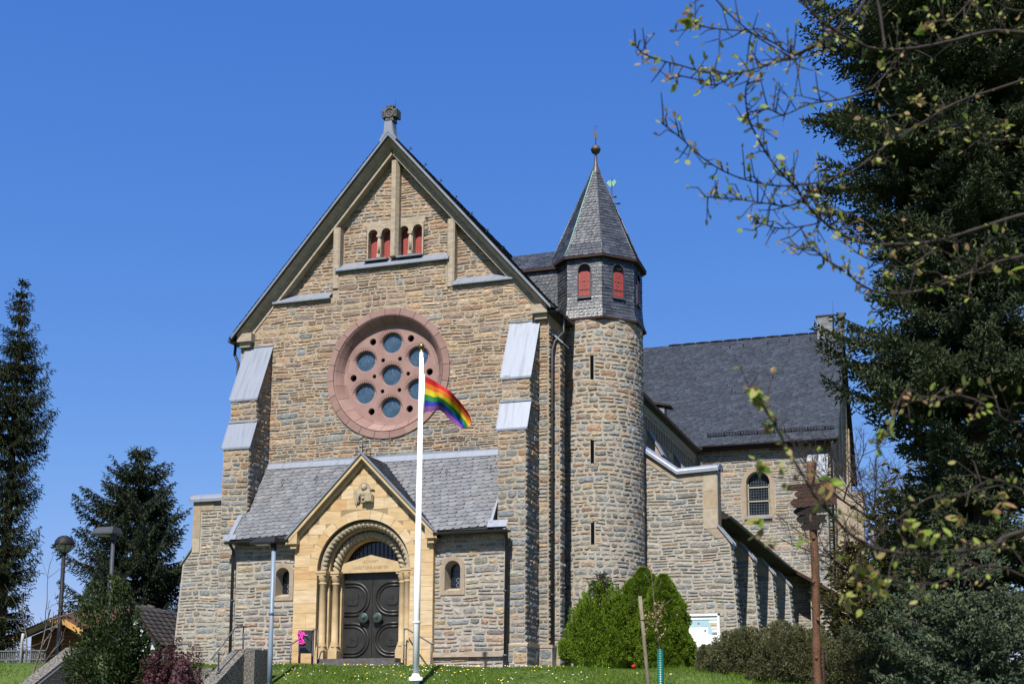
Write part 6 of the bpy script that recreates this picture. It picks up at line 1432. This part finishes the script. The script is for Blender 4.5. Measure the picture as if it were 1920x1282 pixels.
tag(np_obj('grass', V, np.arange(len(V)).reshape(-1, 3), 'grass_blades', None, (0, 0, 0)), 'short green lawn grass on the bank', 'grass', None, 'stuff')
def dots(nm, n, matn, size, seed, xr, lab, yr=(-9.8, -5.3)):
    rng = np.random.default_rng(seed); c = rng.uniform(0, 1, (60, 2)); k = rng.integers(0, 60, n); u = c[k]+rng.normal(size=(n, 2))*.05
    x = xr[0]+u[:, 0]*(xr[1]-xr[0]); y = yr[0]+u[:, 1]*(yr[1]-yr[0]); ok = (y < -4.8) & (y > -10); x, y = x[ok], y[ok]; z = np.array([gz(a_, b_) for a_, b_ in zip(x, y)])+.075
    V = []; s_ = size*rng.uniform(.7, 1.2, len(x))
    for j in range(6): V.append(np.stack([x+s_*np.cos(j*PI/3), y+s_*np.sin(j*PI/3)*.8-.01*np.sin(j*PI/3), z+s_*np.sin(j*PI/3)*.35], 1))
    V = np.stack(V, 1).reshape(-1, 3); tag(np_obj(nm, V, np.arange(len(V)).reshape(-1, 6), matn, None, (0, 0, 0)), lab, 'flowers', None, 'stuff')
M['daisy'] = mat('daisy_white', [(.75, .75, .7), (.82, .82, .78)], 5, .7); M['dandelion'] = mat('dandelion_yellow', [(.75, .5, .02), (.8, .6, .05)], 5, .7)
dots('daisies', 420, 'daisy', .017, 1, (-2.5, 8.5), 'small white daisies scattered over the lawn'); dots('dandelions', 110, 'dandelion', .022, 2, (-1.0, 8), 'yellow dandelions in the lawn', (-7, -5.2))

# ---------------------------------------------------------------- foreground branches of a budding lime tree
t = thing('budding_tree', (20.2, -29.3, -3.1), 'dark budding branches hanging in from a tree beyond the right edge', 'tree')
tk = MB(); tk.tube([(20.2, -29.3, -3.4), (20.25, -29.3, 0), (20.1, -29.25, 3), (20.2, -29.3, 6)], [.2, .17, .14, .08], 12); tk.build('trunk', 'bark', t)
BR = [  # (depth at the outer end, depth at the tip, start radius, pixel path)
 (7.2, 6.6, .030, [(2300, 90), (1920, 62), (1855, 60), (1780, 78), (1705, 92), (1640, 92), (1600, 76), (1560, 54), (1530, 32), (1502, 0), (1470, -50)]),
 (7.0, 6.2, .016, [(1640, -10), (1600, 30), (1560, 62), (1530, 84), (1480, 107), (1440, 122), (1385, 136), (1330, 137), (1280, 124), (1235, 112), (1205, 100), (1190, 84)]),
 (7.4, 6.2, .026, [(2300, 300), (1920, 402), (1830, 430), (1755, 452), (1690, 458), (1630, 457), (1580, 440), (1540, 412), (1512, 382), (1495, 355), (1468, 328), (1440, 292), (1417, 252), (1402, 215), (1398, 172), (1405, 145)]),
 (7.6, 6.4, .018, [(2300, 20), (1920, 150), (1800, 190), (1720, 236), (1660, 275), (1600, 320), (1550, 338), (1490, 348), (1430, 345), (1365, 325), (1312, 292), (1280, 262), (1240, 230)]),
 (7.0, 6.3, .022, [(2300, 420), (1920, 480), (1830, 508), (1770, 532), (1705, 549), (1650, 548), (1610, 531), (1580, 506), (1548, 486), (1520, 465), (1495, 468)]),
 (5.6, 5.0, .024, [(2300, 900), (1920, 995), (1870, 1018), (1805, 1032), (1730, 1040), (1670, 1034), (1630, 1024), (1590, 997), (1560, 965), (1530, 932), (1505, 890), (1482, 850), (1455, 800), (1432, 762), (1418, 738)]),
 (7.2, 6.5, .012, [(1560, 338), (1520, 368), (1480, 386), (1440, 382), (1400, 376), (1350, 372), (1320, 368)]),
 (7.1, 6.6, .011, [(1540, 412), (1500, 425), (1460, 428), (1430, 420), (1415, 420)]),
 (7.0, 6.6, .012, [(1700, 92), (1640, 160), (1580, 185), (1520, 195), (1470, 215), (1440, 205), (1400, 212)]),
 (6.9, 6.4, .011, [(1490, 104), (1450, 80), (1400, 60), (1350, 55), (1310, 48), (1300, 40)]),
 (7.2, 6.6, .013, [(1920, 260), (1850, 255), (1800, 235), (1750, 240), (1690, 215), (1640, 230)]),
 (6.2, 5.6, .014, [(2100, 700), (1920, 790), (1850, 760), (1790, 740), (1740, 760), (1700, 730), (1660, 815), (1640, 830)]),
 (6.2, 5.6, .013, [(2100, 1000), (1920, 920), (1860, 900), (1800, 930), (1750, 930), (1700, 960), (1650, 1000), (1620, 1040), (1600, 1090)]),
 (6.0, 5.6, .012, [(2100, 1180), (1920, 1080), (1850, 1060), (1790, 1080), (1740, 1095), (1690, 1090), (1650, 1080), (1640, 1110)]),
 (6.6, 6.2, .010, [(1480, 107), (1420, 70), (1360, 20), (1330, -20)]), (6.6, 6.2, .009, [(1385, 137), (1340, 160), (1310, 150), (1265, 140)]),
 (7.0, 6.5, .012, [(2100, -60), (1920, 20), (1840, -10), (1780, 40), (1740, 20)]), (6.8, 6.4, .010, [(1830, 508), (1760, 470), (1700, 500), (1640, 490), (1600, 470)]),
]
rr_ = random.Random(12); lp, ln_ = [], []; nb_ = 0
def smooth(P, k=6):
    out = []
    for i in range(len(P)-1):
        a, b_, c, d_ = P[max(i-1, 0)], P[i], P[i+1], P[min(i+2, len(P)-1)]
        for j in range(k):
            t_ = j/k; out.append(.5*((2*b_)+(c-a)*t_+(2*a-5*b_+4*c-d_)*t_*t_+(3*b_-a-3*c+d_)*t_**3))
    out.append(P[-1]); return out
buds = []; allP = []
def bud(p, d_, s_, kind=0):
    p = np.array(p); d_ = np.array(d_)
    m = rr_.choice([1, 1, 1, 2]) if kind == 0 else rr_.choice([2, 3, 4])
    for k in range(m):
        ax = unit(d_+np.array([rr_.gauss(0, .6), rr_.gauss(0, .6), rr_.gauss(0, .6)])); w_ = unit(np.cross(ax, [rr_.gauss(0, 1), rr_.gauss(0, 1), rr_.gauss(0, 1)])); L_ = s_*rr_.uniform(.7, 1.4); n_ = np.cross(ax, w_)
        a_ = [p, p+ax*L_*.3+w_*L_*.24+n_*L_*.06, p+ax*L_*.7+w_*L_*.2+n_*L_*.05, p+ax*L_, p+ax*L_*.7-w_*L_*.2+n_*L_*.05, p+ax*L_*.3-w_*L_*.24+n_*L_*.06]; buds.append(np.stack(a_))
for d0, d1, r0, path in BR:
    n = len(path); pts = [AT(x, y, d0+(d1-d0)*i/(n-1)) for i, (x, y) in enumerate(path)]
    if path[0][0] >= 1900: q = pts[0]; pts = [Vector((20.18, -29.3, q.z-.25)), Vector((20.18, -29.3, q.z-.25)).lerp(q, .5)+Vector((0, 0, .08))]+pts   # grows out of the trunk
    elif allP:
        q = min(allP, key=lambda a: (a-pts[0]).length)
        if (q-pts[0]).length < .45: pts = [q]+pts
    P = smooth(pts); k = len(P); allP += P
    m_ = MB(); m_.tube(P, [max(.0035, r0*.52*(1-.8*(i/(k-1))**.9)+.0015*sin(i*2.1)) for i in range(k)], 7, 0, True, False)
    for i in range(3, k-1):
        if P[i].x > 18.3: continue
        if rr_.random() < (.78 if P[0].z > -.2 else .5):
            d_ = (P[i+1]-P[i]).normalized(); s_ = Vector((rr_.gauss(0, .7), rr_.gauss(0, .5), rr_.gauss(-.05, .8))); dd = (d_*.7+s_).normalized(); L_ = rr_.uniform(.03, .19)*(1.25-i/k*.6)
            q = [P[i], P[i]+dd*L_*.5+Vector((0, 0, rr_.uniform(-.02, .03))), P[i]+dd*L_+Vector((0, 0, rr_.uniform(-.03, .05)))]; m_.tube(q, [.0042, .0034, .0022], 4, 0, True, False)
            bud(q[2], dd, rr_.uniform(.026, .046), 0)
            if rr_.random() < .6: bud(q[1], (dd+Vector((rr_.gauss(0, .8), rr_.gauss(0, .8), rr_.gauss(0, .8)))).normalized(), rr_.uniform(.022, .036), 0)
            if rr_.random() < .45:
                d2 = (dd+Vector((rr_.gauss(0, .7), rr_.gauss(0, .5), rr_.gauss(0, .7)))).normalized(); q3 = q[1]+d2*L_*.6; m_.tube([q[1], q3], [.003, .002], 4, 0, True, False); bud(q3, d2, rr_.uniform(.018, .03), 0)
        elif rr_.random() < .5: bud(P[i], Vector((rr_.gauss(0, 1), rr_.gauss(0, 1), rr_.gauss(0, 1))).normalized(), .03, 0)
    d_ = (P[-1]-P[-2]).normalized(); bud(P[-1], d_, .035, 1)
    m_.build('branch', 'twig', t)
for px, py, d, s_ in ((1418, 742, 5, .055), (1440, 800, 5.1, .035), (1428, 862, 5.1, .05), (1445, 805, 5.1, .03), (1432, 985, 5.1, .06), (1470, 880, 5.1, .03), (1555, 905, 5.2, .06), (1647, 815, 5.6, .06), (1440, 1020, 5.1, .03), (1500, 1015, 5.1, .035), (1585, 1115, 5.3, .055), (1640, 1080, 5.4, .05), (1655, 1095, 5.4, .04), (1480, 910, 5.1, .03), (1700, 985, 5.4, .05), (1860, 960, 5.6, .05), (1880, 935, 5.6, .05), (1800, 970, 5.6, .045), (1720, 185, 6.8, .05), (1900, 515, 6.2, .06), (1300, 42, 6.3, .06), (1290, 20, 6.3, .035), (1645, 295, 6.8, .045), (1665, 510, 6.6, .04), (1735, 45, 6.8, .045), (1885, 240, 6.8, .04), (1720, 1000, 5.4, .05), (1770, 945, 5.5, .04), (1875, 1025, 5.6, .04), (1830, 1010, 5.6, .04)):
    c = AT(px, py, d)
    for k in range(3): bud(c+Vector((rr_.gauss(0, .012), rr_.gauss(0, .012), rr_.gauss(0, .012))), (rr_.gauss(0, .6), rr_.gauss(0, .6), -.5), s_, 1)
V = np.concatenate(buds); np_obj('bud_leaf', V, np.arange(len(V)).reshape(-1, 6), 'bud_leaves', t)

for o in list(S.objects):
    if o.parent is None and 'label' in o:
        n_ = o.name.split('.')[0]
        g_ = {'box_lamp': 'boxy street lamps', 'stair_wall': 'stair walls on the bank', 'handrail': 'grey steel handrails', 'daffodil': 'daffodils in the lawn', 'bare_sapling': 'leafless saplings by the fence', 'blue_spruce_tree': 'blue spruces at the right'}.get(n_)
        if g_: o['group'] = g_
